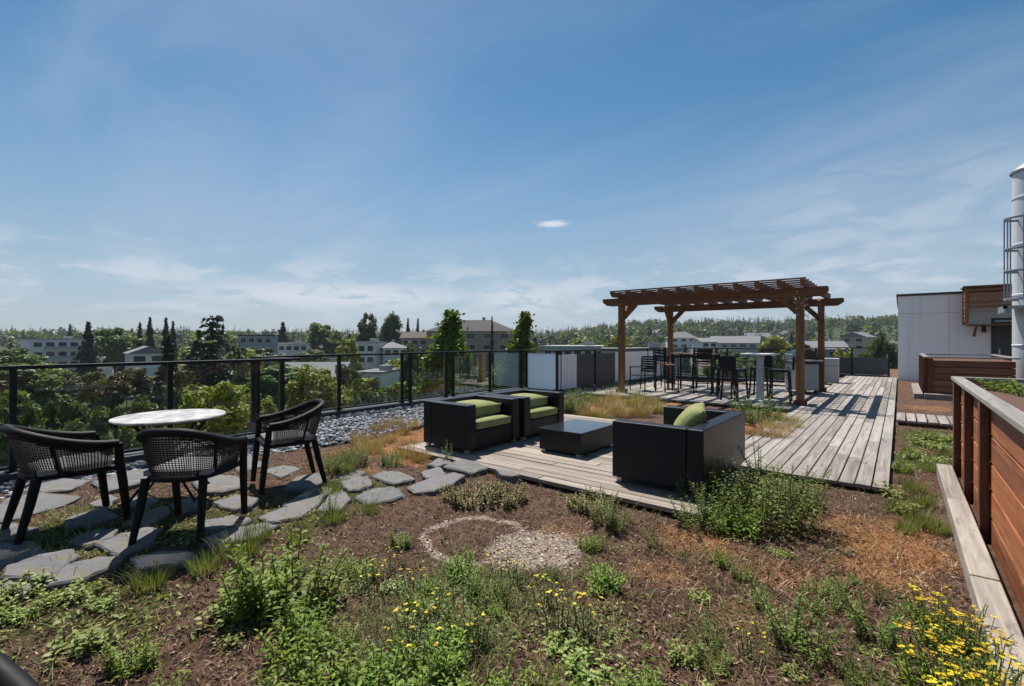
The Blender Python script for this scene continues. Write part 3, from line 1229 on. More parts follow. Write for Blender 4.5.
seg(559, 576, M['white_wall'], True); seg(576.5, 593, M['dark_panel']); seg(595, 614.5, M['dark_panel']); seg(615, 661, M['white_wall'])
railing('glass_railing', 'far glass railing behind the bar stools and the pergola', (VC, U3), (-2.6, U3), [.05, 1.2, 2.4, 3.6, 4.77])
railing('glass_railing', 'glass railing running beside the barbecue toward the end of walkway', (-2.6, U3 + .06), (-2.6, U4), [.05, 1.7, 3.4, 5.1])
t = railing('glass_railing', 'railing with a dark panel closing the far end of the walkway', (-2.54, U4), (-.3, U4), [.04, 1.0, 2.2], glass=False)
b = MB(); b.box(.06, -.012, .08, 2.17, .012, .74); b.build('dark_panel', M['dark_panel'], t)
b = MB(); b.box(.06, -.005, .76, 2.17, .005, 1.09); b.build('glass_panel', M['glass'], t)


# ================================================================== PERGOLA
def pergola():
    v0, v1, u0, u1 = -6.02, -1.72, 12.3, 15.95
    t = thing('pergola', 'brown timber pergola with slatted roof over the bar tables', 'pergola', (v0, u0, 0))
    V, U = v1 - v0, u1 - u0
    for x, y in ((0, 0), (V, 0), (0, U), (V, U)):
        b = MB(); b.box(x - .075, y - .075, .02, x + .075, y + .075, 2.60)
        p = b.build('post', M['perg_z'], t, False, .008)
        b = MB(); b.box(x - .12, y - .12, 0.0, x + .12, y + .12, .10)
        b.build('post_base', M['cedar_z'], p, False, .008)
    for y in (0, U):                                   # doubled beams either side of the posts
        for s in (-1, 1):
            b = MB()
            e = .52
            yy = y + s * .102
            pts = [(-e, 2.60), (-e, 2.50), (-e + .14, 2.40), (V + e - .14, 2.40), (V + e, 2.50), (V + e, 2.60)]
            n = len(pts)
            b.add([(x, yy - .022, z) for x, z in pts] + [(x, yy + .022, z) for x, z in pts],
                  [tuple(range(n)), tuple(range(2 * n - 1, n - 1, -1))] + [(i, n + i, n + (i + 1) % n, (i + 1) % n) for i in range(n)])
            b.build('beam', M['perg_v'], t, False, .005)
        for x, sx in ((0, 1), (V, -1)):                # knee braces along the beam
            b = MB(); b.bar((x + sx * .05, y, 2.06), (x + sx * .42, y, 2.43), .10, .13)
            b.build('brace', M['perg_v'], t, False, .004)
    for x in (0, V):
        for y, sy in ((0, 1), (U, -1)):
            b = MB(); b.bar((x, y + sy * .05, 2.0), (x, y + sy * .50, 2.56), .09, .11)
            b.build('brace', M['perg_u'], t, False, .004)
    n = 11
    for i in range(n):                                 # rafters running away from us
        x = .0 + (V + .12) * i / (n - 1)
        b = MB()
        pts = [(-.62, 2.735), (-.62, 2.69), (-.52, 2.603), (U + .52, 2.603), (U + .62, 2.69), (U + .62, 2.735)]
        m_ = len(pts); hw = .042
        b.add([(x - hw, y, z) for y, z in pts] + [(x + hw, y, z) for y, z in pts],
              [tuple(range(m_ - 1, -1, -1)), tuple(range(m_, 2 * m_))] + [(k, (k + 1) % m_, m_ + (k + 1) % m_, m_ + k) for k in range(m_)])
        b.build('rafter', M['perg_u'], t, False, .004)
    for k in range(12):                                # thin roof slats
        y = -.52 + (U + 1.04) * k / 11
        b = MB(); b.box(-.09, y - .02, 2.737, V + .18, y + .02, 2.77)
        b.build('roof_slat', M['perg_v'], t)
    # string of little lights wound round the front right post head
    g = random.Random(4)
    b = MB(); pts = []
    for k in range(60):
        a = k * .55
        pts.append((V + .1 * math.cos(a) * 1.25, .1 * math.sin(a) * 1.25, 2.62 - k * .011))
    w = thing('string_lights', 'string of small pale lights wound round head of front right pergola post', 'string lights', (v0, u0, 0))
    b.tube(pts, .004, 5); b.build('wire', M['dark_trim'], w, True)
    b = MB()
    for k in range(0, 60, 2):
        p = pts[k]
        b.lathe([(.003, -.016), (.012, -.006), (.012, .006), (.004, .014)], 6, (p[0] + (p[0] - V) * .12, p[1] * 1.12, p[2] - .02))
    b.build('bulbs', M['light_table'], w, True)


pergola()


# ================================================================== LOUNGE FURNITURE
def soft_box(name, mtl, parent, x0, y0, z0, x1, y1, z1, puff=.02, seg=10, rot=None, seed=0, edge=.72):
    """cushion: a box whose faces bulge and whose edges are rounded"""
    g = random.Random(seed)
    b = MB()
    cx, cy, cz = (x0 + x1) / 2, (y0 + y1) / 2, (z0 + z1) / 2
    hx, hy, hz = (x1 - x0) / 2, (y1 - y0) / 2, (z1 - z0) / 2
    N = seg
    for face in range(6):
        ax = face // 2; sg = 1 if face % 2 else -1
        vs = []
        for i in range(N + 1):
            for j in range(N + 1):
                a, c = -1 + 2 * i / N, -1 + 2 * j / N
                p = [0, 0, 0]; p[ax] = sg; p[(ax + 1) % 3] = a; p[(ax + 2) % 3] = c
                x, y, z = p
                bul = (1 - abs(x) ** 3) * (1 - abs(y) ** 3) if True else 0
                zz = z * (edge + (1 - edge) * bul ** .5)
                k = 1 - (.035 if edge > .5 else -.02) * (x * x * y * y)
                q = Vector((x * hx * k, y * hy * k, zz * hz + (puff * bul if z > 0 else 0)))
                if rot is not None:
                    q = rot @ q
                vs.append((cx + q.x, cy + q.y, cz + q.z))
        fs = []
        for i in range(N):
            for j in range(N):
                q = (i * (N + 1) + j, (i + 1) * (N + 1) + j, (i + 1) * (N + 1) + j + 1, i * (N + 1) + j + 1)
                fs.append(q if sg > 0 else q[::-1])
        b.add(vs, fs)
    o = b.build(name, mtl, parent, True)
    m = o.modifiers.new('weld', 'WELD'); m.merge_threshold = .0005
    return o


def piping(o, x0, y0, x1, y1, z):
    e = .035
    pts = [(x0 + e, y0, z), (x1 - e, y0, z), (x1 - .008, y0 + .008, z), (x1, y0 + e, z), (x1, y1 - e, z), (x1 - .008, y1 - .008, z), (x1 - e, y1, z), (x0 + e, y1, z), (x0 + .008, y1 - .008, z), (x0, y1 - e, z), (x0, y0 + e, z), (x0 + .008, y0 + .008, z)]
    b = MB(); b.tube(pts, .007, 6, closed=True)
    b.build('piping', M['piping'], o, True)


def lounge_seat(label, loc, rz, length, depth, back_h, pillows, cush=True, mtl='green_fabric', group=None):
    """box shaped woven seat, open toward +x; length along y, origin at the back corner"""
    t = thing('lounge_armchair' if length < 1.2 else 'loveseat', label, 'armchair' if length < 1.2 else 'loveseat', loc, rz, group)
    H = back_h; T = .15
    # outer shell parts butt end to end
    b = MB(); b.box(0, 0, .05, T, length, H); b.build('backrest', M['wicker'], t, False, .012)
    for y0, y1 in ((0, T), (length - T, length)):
        b = MB(); b.box(T + .002, y0, .05, depth, y1, H - .001); b.build('armrest', M['wicker'], t, False, .012)
    b = MB(); b.box(T + .002, T + .002, .05, depth - .015, length - T - .002, .27); b.build('seat_base', M['wicker'], t, False, .01)
    for x in (.05, depth - .06):
        for y in (.05, length - .06):
            b = MB(); b.box(x - .025, y - .025, 0, x + .025, y + .025, .05); b.build('foot', M['steel'], t)
    n = 1 if length < 1.2 else 2
    w = (length - 2 * T - .02) / n
    for i in range(n):
        y = T + .01 + i * w
        o = soft_box('seat_cushion', M[mtl], t, T + .02, y + .006, .275, depth + .005, y + w - .006, .395, .018)
        piping(o, T + .02, y + .006, depth + .005, y + w - .006, .378)
    for i, (y, zz) in enumerate(pillows):
        soft_box('back_cushion', M[mtl], t, T - .03 + .03, y, .40, T + .25, y + zz, .66, .0, rot=None)
    return t


def lounge_seats():
    A = lounge_seat('front of the two left wicker armchairs, with lime green cushions', (-5.02, 4.30, 0), 0, 1.04, .84, .615, [], group='charcoal woven lounge seats')
    # soft back pillow lying against the back, seen as the upper green cushion
    o = soft_box('back_cushion', M['green_fabric'], A, .16, .17, .40, .66, .87, .555, .04)
    piping(o, .16, .17, .66, .87, .535)
    B = dup(A, (-4.98, 5.40, 0), 0, 'rear of the two left wicker armchairs, pale cushions, nearer the frosted panel')
    C = lounge_seat('big charcoal wicker loveseat with its back turned, one green pillow showing', (-1.37, 5.92, 0), R(180), 1.50, .90, .615, [], mtl='green_fabric', group='charcoal woven lounge seats')
    tt = Matrix.Rotation(R(-58), 3, 'Y') @ Matrix.Rotation(R(8), 3, 'Z')
    p = soft_box('throw_pillow', M['green_fabric'], None, -.21, -.24, -.10, .21, .24, .10, .015, rot=None, edge=.12)
    p.location = (-1.70, 5.04, .575)
    p.rotation_euler = (R(5), R(-50), R(14))
    p.name = 'throw_pillow'
    tag(p, 'plump lime green pillow leaning in the corner of the loveseat', 'pillow')
    # coffee table
    t = thing('coffee_table', 'low charcoal wicker coffee table with glossy glass top on the deck', 'coffee table', (-3.63, 5.05, 0))
    b = MB(); b.box(0, 0, .03, .62, .90, .285); b.build('base', M['wicker'], t, False, .01)
    b = MB(); b.box(-.008, -.008, .288, .628, .908, .30); b.build('glass_top', M['table_glass'], t, False, .003)
    for x in (.05, .57):
        for y in (.05, .85):
            b = MB(); b.box(x - .03, y - .03, 0, x + .03, y + .03, .03); b.build('foot', M['steel'], t)


m_, t_ = mat('dark_table_glass')
finish(t_, (0.025, 0.03, 0.035), 0.06, 0, 0.8)
M['table_glass'] = m_
lounge_seats()


# ================================================================== DINING SET
def dining_chair():
    """barrel chair with a continuous rim, woven cane sides; faces +y, origin under the seat centre"""
    t = thing('dining_chair', 'x', 'chair', (0, 0, 0), 0, 'black woven dining chairs')
    # rim: from right arm end, round the back, to left arm end
    N = 40
    rim, low = [], []
    for i in range(N + 1):
        s = i / N
        # plan: U shape, half width .285, arms forward to y=.26, back at y=-.28
        a = math.pi * s
        x = .285 * math.copysign(abs(math.cos(a)) ** .62, math.cos(a))
        y = .22 - .52 * abs(math.sin(a)) ** .75
        back = max(0.0, math.sin(a)) ** 1.3
        z = .615 + .155 * back
        rim.append(Vector((x, y, z)))
        low.append(Vector((x * .86, .215 - .44 * abs(math.sin(a)) ** .75, .435)))
    b = MB(); b.tube(rim, .029, 10, flat=1.05)
    b.build('rim', M['chair'], t, True)
    # woven infill between seat and rim: uprights and hoops that really leave gaps
    b = MB()
    dense = []
    for i in range(5 * N + 1):
        f = i / 5
        k = min(int(f), N - 1); q = f - k
        dense.append((low[k].lerp(low[k + 1], q), rim[k].lerp(rim[k + 1], q)))
    L = 0.0; last = None
    for lo, hi in dense[4:-4]:
        mid = (lo + hi) / 2
        if last is None or (mid - last).length > .0125:
            last = mid
            b.tube([lo, (lo + hi) / 2 + (mid * Vector((1, 1, 0))).normalized() * .008, hi], .0036, 4)
    for h in range(1, 21):
        q = h / 21
        pts = [lo.lerp(hi, q) + (((lo + hi) / 2) * Vector((1, 1, 0))).normalized() * .008 * math.sin(math.pi * q) for lo, hi in dense[2:-2:4]]
        b.tube(pts, .0034, 4)
    b.build('woven_back', M['cane'], t)
    for i in (8, 32):                                   # upright ribs behind the weave
        b = MB(); b.tube([low[i], (low[i] + rim[i]) / 2 * 1.0, rim[i]], .012, 6); b.build('back_rib', M['chair'], t, True)
    # seat frame, seat, cushion
    loop = [Vector((.25, .24, .425))] + [Vector((p.x, p.y, .425)) for p in low] + [Vector((-.25, .24, .425))]
    b = MB(); b.tube(loop, .022, 8, closed=True); b.build('seat_frame', M['chair'], t, True)
    b = MB(); b.prism([(p.x * .97, p.y * .97) for p in loop][::1], .405, .430); b.build('seat', M['cane'], t)
    c = soft_box('seat_cushion', M['grey_fabric'], t, -.225, -.19, .434, .225, .235, .482, .014)
    # legs
    for sx in (1, -1):
        b = MB(); b.tube([(sx * .255, .285, 0), (sx * .262, .255, .30), (sx * .27, .235, .45), (sx * .283, .222, .615)], [.024, .029, .030, .026], 8)
        b.build('leg', M['chair'], t, True)
        b = MB(); b.tube([(sx * .225, -.285, 0), (sx * .205, -.225, .25), (sx * .195, -.19, .425)], [.022, .028, .030], 8)
        b.build('leg', M['chair'], t, True)
    return t


def dining_set():
    def place(o, X, Y, head):
        """head: angle to the right of the view direction the chair faces"""
        w = cam2w(X, Y)
        o.location = (w[0], w[1], .02)
        o.rotation_euler = (0, 0, YAW - head)
    A = dining_chair()
    A['label'] = 'black woven barrel chair cut off by left edge, its back toward us'
    B = dup(A, (0, 0, 0), 0, 'black woven barrel chair standing second from left in front of the table')
    C = dup(A, (0, 0, 0), 0, 'black woven chair at the right of the round table, seat open toward it')
    D = dup(A, (0, 0, 0), 0, 'black chair of which only the rim shows in the bottom left corner')
    place(A, -3.41, 3.68, R(36))
    place(B, -2.41, 3.60, R(-4))
    place(C, -2.21, 4.76, R(-126))
    A.scale = (1.06, 1.06, 1.0)
    place(D, -1.224, .815, R(118))
    D.location.z = .0
    # round table
    w = cam2w(-3.10, 4.36)
    t = thing('garden_table', 'round pale stone topped table on thin black crossed legs', 'table', (w[0], w[1], .02))
    b = MB(); b.lathe([(.41, .700), (.43, .708), (.435, .716), (.43, .724)], 56); b.build('table_top', M['stone_top'], t, True)
    b = MB(); b.tube([(.36 * math.cos(k * math.pi / 16), .36 * math.sin(k * math.pi / 16), .692) for k in range(32)], .008, 6, closed=True); b.build('rim_ring', M['black_metal'], t, True)
    for k in range(4):
        a = k * math.pi / 2 + .5
        b = MB(); b.tube([(.36 * math.cos(a), .36 * math.sin(a), .695), (.10 * math.cos(a + .5), .10 * math.sin(a + .5), .40), (.08 * math.cos(a + .9), .08 * math.sin(a + .9), .30), (.36 * math.cos(a + 1.3), .36 * math.sin(a + 1.3), 0)], .011, 7)
        b.build('leg', M['black_metal'], t, True)
    b = MB(); b.tube([(.085 * math.cos(k * math.pi / 8), .085 * math.sin(k * math.pi / 8), .34) for k in range(16)], .009, 6, closed=True); b.build('leg_ring', M['black_metal'], t, True)


dining_set()


# ================================================================== UNDER THE PERGOLA
def bar_stool():
    t = thing('bar_stool', 'x', 'bar stool', (0, 0, 0), 0, 'black wicker bar stools')
    b = MB(); b.box(-.20, -.20, .70, .20, .20, .755); b.build('seat', M['wicker'], t, False, .01)
    b = MB()
    b.box(-.20, -.245, .76, .20, -.205, 1.08, Matrix.Rotation(R(3), 4, 'X')); b.build('backrest', M['wicker'], t, False, .01)
    for sx in (1, -1):
        for sy in (1, -1):
            b = MB(); b.bar((sx * .215, sy * .215, 0), (sx * .175, sy * .175, .70), .038, .038); b.build('leg', M['wicker'], t, False, .004)
    b = MB()
    for k in range(4):
        a = [(-.2, -.2), (.2, -.2), (.2, .2), (-.2, .2)]
        p, q = a[k], a[(k + 1) % 4]
        b.bar((p[0], p[1], .26), (q[0], q[1], .26), .022, .022)
    b.build('foot_rail', M['steel'], t)
    return t


def bar_chair():
    t = thing('bar_chair', 'x', 'bar chair', (0, 0, 0), 0, 'tall metal framed bar chairs')
    b = MB(); b.box(-.21, -.21, .735, .21, .21, .765); b.build('seat', M['brown_table'], t, False, .006)
    for sx in (1, -1):
        b = MB(); b.bar((sx * .22, .21, 0), (sx * .22, .21, .735), .026, .026); b.build('leg', M['black_metal'], t)
        b = MB(); b.bar((sx * .22, -.21, 0), (sx * .22, -.24, 1.18), .026, .026); b.build('leg', M['black_metal'], t)
        b = MB(); b.bar((sx * .22, -.20, .96), (sx * .22, .20, .96), .03, .025); b.bar((sx * .22, .20, .765), (sx * .22, .20, .95), .02, .02); b.build('armrest', M['black_metal'], t)
    b = MB()
    for z in (.88, .98, 1.08, 1.155):
        b.box(-.205, -.245, z - .022, .205, -.225, z + .022)
    b.build('back_slats', M['black_metal'], t)
    b = MB()
    b.bar((-.21, .21, .3), (.21, .21, .3), .02, .02); b.bar((-.21, -.215, .3), (.21, -.215, .3), .02, .02)
    b.bar((-.22, -.21, .36), (-.22, .21, .36), .02, .02); b.bar((.22, -.21, .36), (.22, .21, .36), .02, .02)
    b.build('foot_rail', M['black_metal'], t)
    return t


def low_chair():
    v, u = ground_at(640, 391)
    t = thing('patio_chair', 'slim black metal armchair by the white parapet panel', 'chair', (v, u + .2, 0), R(165))
    b = MB(); b.box(-.24, -.24, .43, .24, .24, .455); b.build('seat', M['black_metal'], t, False, .005)
    for sx in (1, -1):
        b = MB(); b.bar((sx * .26, .24, 0), (sx * .26, .24, .66), .025, .025); b.build('leg', M['black_metal'], t)
        b = MB(); b.bar((sx * .26, -.22, 0), (sx * .26, -.28, .95), .025, .025); b.build('leg', M['black_metal'], t)
        b = MB(); b.bar((sx * .26, -.25, .67), (sx * .26, .27, .67), .045, .025); b.build('armrest', M['black_metal'], t)
    b = MB()
    for z in np.arange(.55, .96, .068):
        y = -.22 - .06 * z / .95 - .0
        b.box(-.245, y - .008, z - .024, .245, y + .008, z + .024)
    b.build('back_slats', M['black_metal'], t)


def bar_things():
    S = bar_stool()
    S.location = (-3.08, 12.28, 0); S.rotation_euler = (0, 0, R(-18))
    S['label'] = 'black wicker bar stool with its broad back toward us, left of the pedestal table'
    dup(S, (-2.18, 12.72, 0), R(95), 'black wicker bar stool between the pedestal table and front right post')
    dup(S, (-2.75, 13.45, 0), R(178), 'black wicker bar stool on the far side of pale pedestal table')
    dup(S, (-3.45, 12.95, 0), R(-70), 'black wicker bar stool half hidden behind the nearest stool')
    t = thing('pedestal_table', 'pale topped bar table on one light grey pedestal', 'bar table', (-2.58, 12.55, 0))
    b = MB(); b.box(-.36, -.36, 1.09, .36, .36, 1.125); b.build('table_top', M['light_table'], t, False, .008)
    b = MB(); b.box(-.07, -.07, .03, .07, .07, 1.0); b.bar((0, 0, .98), (.0, 0, 1.088), .16, .16); b.build('pedestal', M['pot'], t, False, .006)
    b = MB(); b.box(-.26, -.26, 0, .26, .26, .03); b.build('base', M['pot'], t, False, .006)
    t = thing('bar_table', 'brown topped bar table with black legs in the left half of pergola', 'bar table', (-4.55, 14.0, 0))
    b = MB()
    for k in range(6):
        b.box(-.62, -.40 + k * .135, 1.04, .62, -.40 + k * .135 + .125, 1.07)
    b.build('table_top', M['brown_table'], t, False, .004)
    for sx in (1, -1):
        for sy in (1, -1):
            b = MB(); b.bar((sx * .55, sy * .34, 0), (sx * .55, sy * .34, 1.04), .045, .045); b.build('leg', M['black_metal'], t)
    b = MB(); b.bar((-.55, .34, .25), (.55, .34, .25), .03, .03); b.bar((-.55, -.34, .98), (.55, -.34, .98), .03, .06); b.bar((-.55, .34, .98), (.55, .34, .98), .03, .06); b.build('stretcher', M['black_metal'], t)
    C = bar_chair()
    C.location = (-5.10, 13.25, 0); C.rotation_euler = (0, 0, R(-35))
    C['label'] = 'tall slim framed bar chair at the left end of the brown bar table'
    dup(C, (-4.1, 13.25, 0), R(10), 'tall bar chair pulled up to near side of the brown bar table')
    dup(C, (-5.55, 14.2, 0), R(-95), 'tall bar chair standing nearest the white parapet end')
    dup(C, (-4.6, 14.75, 0), R(180), 'tall bar chair on the far side of the brown bar table')
    low_chair()
    # barbecue
    t = thing('barbecue', 'barbecue grill with black hood and grey cabinet by rear right post', 'barbecue', (-2.12, 15.35, 0), R(-62))
    b = MB(); b.box(-.40, -.28, .09, .40, .28, .80); b.build('cabinet', M['galv'], t, False, .01)
    for sx in (-1, 1):
        b = MB(); x = sx * .2; b.box(x - .19, -.295, .13, x + .19, -.283, .74); d_ = b.build('door', M['steel'], t, False, .004)
        b = MB(); b.bar((x - sx * .14, -.325, .45), (x - sx * .14, -.325, .68), .02, .02); b.bar((x - sx * .14, -.325, .45), (x - sx * .14, -.296, .45), .015, .015); b.bar((x - sx * .14, -.325, .68), (x - sx * .14, -.296, .68), .015, .015); b.build('handle', M['black_metal'], d_)
    b = MB(); b.box(-.42, -.30, .802, .42, .30, .93); b.build('firebox', M['grill_black'], t, False, .012)
    for k in range(4):
        b = MB(); M2 = Matrix.Translation((-.27 + .18 * k, -.30, .865)) @ Matrix.Rotation(R(90), 4, 'X')
        vs = [(M2 @ Vector(p)) for p in [(.028 * math.cos(a * .628), .028 * math.sin(a * .628), z) for z in (0.0, .035) for a in range(10)]]
        b.add(vs, [tuple(range(10)), tuple(range(19, 9, -1))] + [(a, (a + 1) % 10, 10 + (a + 1) % 10, 10 + a) for a in range(10)]); b.build('knob', M['steel'], t)
    prof = [(.28 * math.cos(a) , .93 + .25 * math.sin(a)) for a in np.linspace(0.0, math.pi, 14)]
    b = MB(); n = len(prof)
    b.add([(-.40, y, z) for y, z in prof] + [(.40, y, z) for y, z in prof], [tuple(range(n - 1, -1, -1)), tuple(range(n, 2 * n))] + [(k, k + 1, n + k + 1, n + k) for k in range(n - 1)])
    h = b.build('hood', M['grill_black'], t, True)
    b = MB(); b.tube([(-.32, -.27, 1.06), (-.32, -.33, 1.05), (.32, -.33, 1.05), (.32, -.27, 1.06)], .013, 8); b.build('handle', M['steel'], h, True)
    for sx in (1, -1):
        b = MB(); b.box(sx * .57 - .15, -.26, .885, sx * .57 + .15, .26, .92); b.build('side_shelf', M['steel'], t, False, .008)
    for sx in (1, -1):
        for sy in (1, -1):
            b = MB(); b.tube([(sx * .34 - .02, sy * .22, .045), (sx * .34 + .02, sy * .22, .045)], .045, 12); b.build('wheel', M['tyre'], t, True)
    # grey storage box right of rear post
    v, u = ground_at(830, 383)
    t = thing('storage_box', 'upright pale grey storage box right of the rear pergola post', 'box', (v, u + .3, -.02))
    b = MB(); b.box(-.22, -.2, .02, .22, .2, .80); b.build('body', M['pot'], t, False, .01)
    b = MB(); b.box(-.235, -.215, .802, .235, .215, .85); b.build('lid', M['pot'], t, False, .01)
    b = MB(); b.box(-.22, -.206, .60, .22, -.2005, .61); b.build('seam', M['dark_trim'], t)


bar_things()


# ================================================================== RIGHT SIDE: planters, building, duct
def planter(label, x0, x1, y0, y1, h, posts, cap=.095, boards=5):
    t = thing('cedar_planter', label, 'planter', (x0, y0, 0), 0, 'cedar raised planters')
    X, Y = x1 - x0, y1 - y0
    bh = (h - .04) / boards
    for nm, (a0, b0, a1, b1), m_ in (('side_boards', (0, 0, .04, Y), 'cedar_u'), ('side_boards', (X - .04, 0, X, Y), 'cedar_u'),
                                     ('end_boards', (.042, 0, X - .042, .04), 'cedar_v'), ('end_boards', (.042, Y - .04, X - .042, Y), 'cedar_v')):
        b = MB()
        for k in range(boards):
            b.box(a0, b0, -.08 + k * bh * 1.08, a1, b1, -.08 + (k + 1) * bh * 1.08 - .016)
        b.build(nm, M[m_], t, False, .004)
    for (px, py, sx, sy) in posts:
        b = MB(); b.box(px - sx / 2, py - sy / 2, -.1, px + sx / 2, py + sy / 2, h - .005); b.build('post', M['cedar_z'], t, False, .006)
    b = MB()
    b.box(-.07, -.07, h, cap - .07, Y + .07, h + .04); b.build('cap_board', M['cap'], t, False, .006)
    b = MB(); b.box(X + .07 - cap, -.07, h, X + .07, Y + .07, h + .04); b.build('cap_board', M['cap'], t, False, .006)
    b = MB(); b.box(cap - .066, -.07, h, X + .066 - cap, cap - .07, h + .038); b.build('end_cap', M['cedar_z'] if X > 2 else M['cap'], t, False, .006)
    b = MB(); b.box(cap - .066, Y + .07 - cap, h, X + .066 - cap, Y + .07, h + .038)
    b.build('end_cap', M['cedar_z'] if X > 2 else M['cap'], t, False, .006)
    b = MB(); b.box(.045, .045, h - .2, X - .045, Y - .045, h - .07); b.build('soil', M['chips'], t)
    return t


near = planter('long cedar planter box with grey cap in the right foreground', .52, 2.1, -3.0, 7.32, .98,
               [(-.032, 10.25, .055, .12), (-.032, 9.12, .055, .10), (-.032, 8.02, .055, .10), (-.032, 3.4, .055, .10)])
far = planter('smaller cedar planter box standing before the white building', .56, 2.15, 16.45, 20.3, .98,
              [(-.045, .05, .09, .1), (-.045, 1.3, .09, .1), (-.045, 2.5, .09, .1), (-.045, 3.75, .09, .1), (.05, -.045, .1, .09)], boards=6)
far.name = 'cedar_planter'


def timber(name, label, x0, y0, x1, y1, z0, z1, cuts=()):
    b = MB()
    ys = [y0, *cuts, y1]
    for i in range(len(ys) - 1):
        b.box(x0, ys[i] + .004, z0, x1, ys[i + 1] - .004, z1 - .004 * (i % 2))
    o = b.build(name, M['timber'], None, False, .008)
    tag(o, label, 'timber edging')
    return o


timber('edging_timber', 'long weathered edging timber beside the near cedar planter', 0.32, -2.8, .452, 7.25, -.12, .04, (2.2, 3.92, 5.7))
o = timber('edging_timber', 'short weathered edging timber along the side of far planter', .28, 16.2, .46, 20.2, -.12, .06)
o = timber('edging_timber', 'weathered timber sill lying before the front of far planter', .48, 16.05, 2.3, 16.27, -.12, .08)


def white_building():
    t = thing('rooftop_building', 'white panelled rooftop building behind the far planter', 'building', (-.06, 23.6, 0))
    W, H = 7.0, 3.12
    b = MB(); b.box(0, 0, -.13, W, 8, H); b.build('wall', M['white_wall'], t)
    b = MB(); b.box(-.05, -.05, H, W + .05, 8.05, H + .09); b.build('coping', M['dark_trim'], t, False, .01)
    b = MB()
    for x in (1.45, 4.9, 6.1):
        b.box(x - .006, -.004, -.1, x + .006, -.001, H)
    b.box(0, -.0035, 2.45, W, -.0005, 2.462)
    b.build('panel_seams', M['seam'], t)
    b = MB(); b.box(2.62, -.03, -.02, 3.55, -.004, 2.08); d = b.build('door', M['dark_panel'], t)
    b = MB(); b.box(2.72, -.05, .95, 2.76, -.031, 1.15); b.build('handle', M['steel'], d)
    b = MB(); b.box(2.54, -.05, -.05, 2.616, -.004, 2.15); b.box(3.554, -.05, -.05, 3.63, -.004, 2.15); b.box(2.54, -.05, 2.151, 3.63, -.004, 2.22); b.build('door_frame', M['dark_trim'], t)
    # slatted cedar canopy box above the door
    c = thing('slatted_canopy', 'brown slatted timber canopy box fixed to the white building wall', 'canopy', (-.06, 23.6, 0))
    x0, x1, y0, z0, z1 = 1.80, 3.9, -.95, 2.0, 3.25
    for x in (x0, x1 - .09):
        for y in (y0, -.12):
            b = MB(); b.box(x, y, z0, x + .09, y + .09, z1); b.build('corner_post', M['perg_z'], c, False, .005)
    b = MB(); z = z0 + .55
    while z < z1 - .05:
        b.box(x0 + .095, y0 + .02, z, x1 - .095, y0 + .05, z + .10); z += .14
    b.build('front_slats', M['cedar_v'], c)
    b = MB(); z = z0 + .1
    while z < z1 - .05:
        b.box(x0 + .02, y0 + .095, z, x0 + .05, -.125, z + .10); b.box(x1 - .05, y0 + .095, z, x1 - .02, -.125, z + .10); z += .14
    b.build('side_slats', M['cedar_u'], c)
    b = MB(); b.box(x0 - .05, y0 - .05, z1 + .002, x1 + .05, -.01, z1 + .06); b.build('top', M['perg_v'], c, False, .006)
    b = MB(); b.box(x0 + .1, y0 + .1, z0 - .05, x1 - .1, -.02, z0 - .003); b.build('floor_panel', M['perg_v'], c)
    for x in (x0 + .3, x1 - .3):
        b = MB(); b.bar((x, -.02, 1.60), (x, -.75, 1.92), .06, .06); b.build('bracket', M['perg_v'], c)
    l = thing('wall_lamp', 'small dark wall lamp under the slatted canopy', 'lamp', (-.06 + 2.35, 23.58, 1.72))
    b = MB(); b.lathe([(.05, 0), (.06, .02), (.06, .2), (.045, .24)], 12, (0, -.09, 0)); b.build('lamp_body', M['dark_trim'], l, True)
    b = MB(); b.box(-.03, -.05, .08, .03, .012, .14); b.build('arm', M['dark_trim'], l)


white_building()


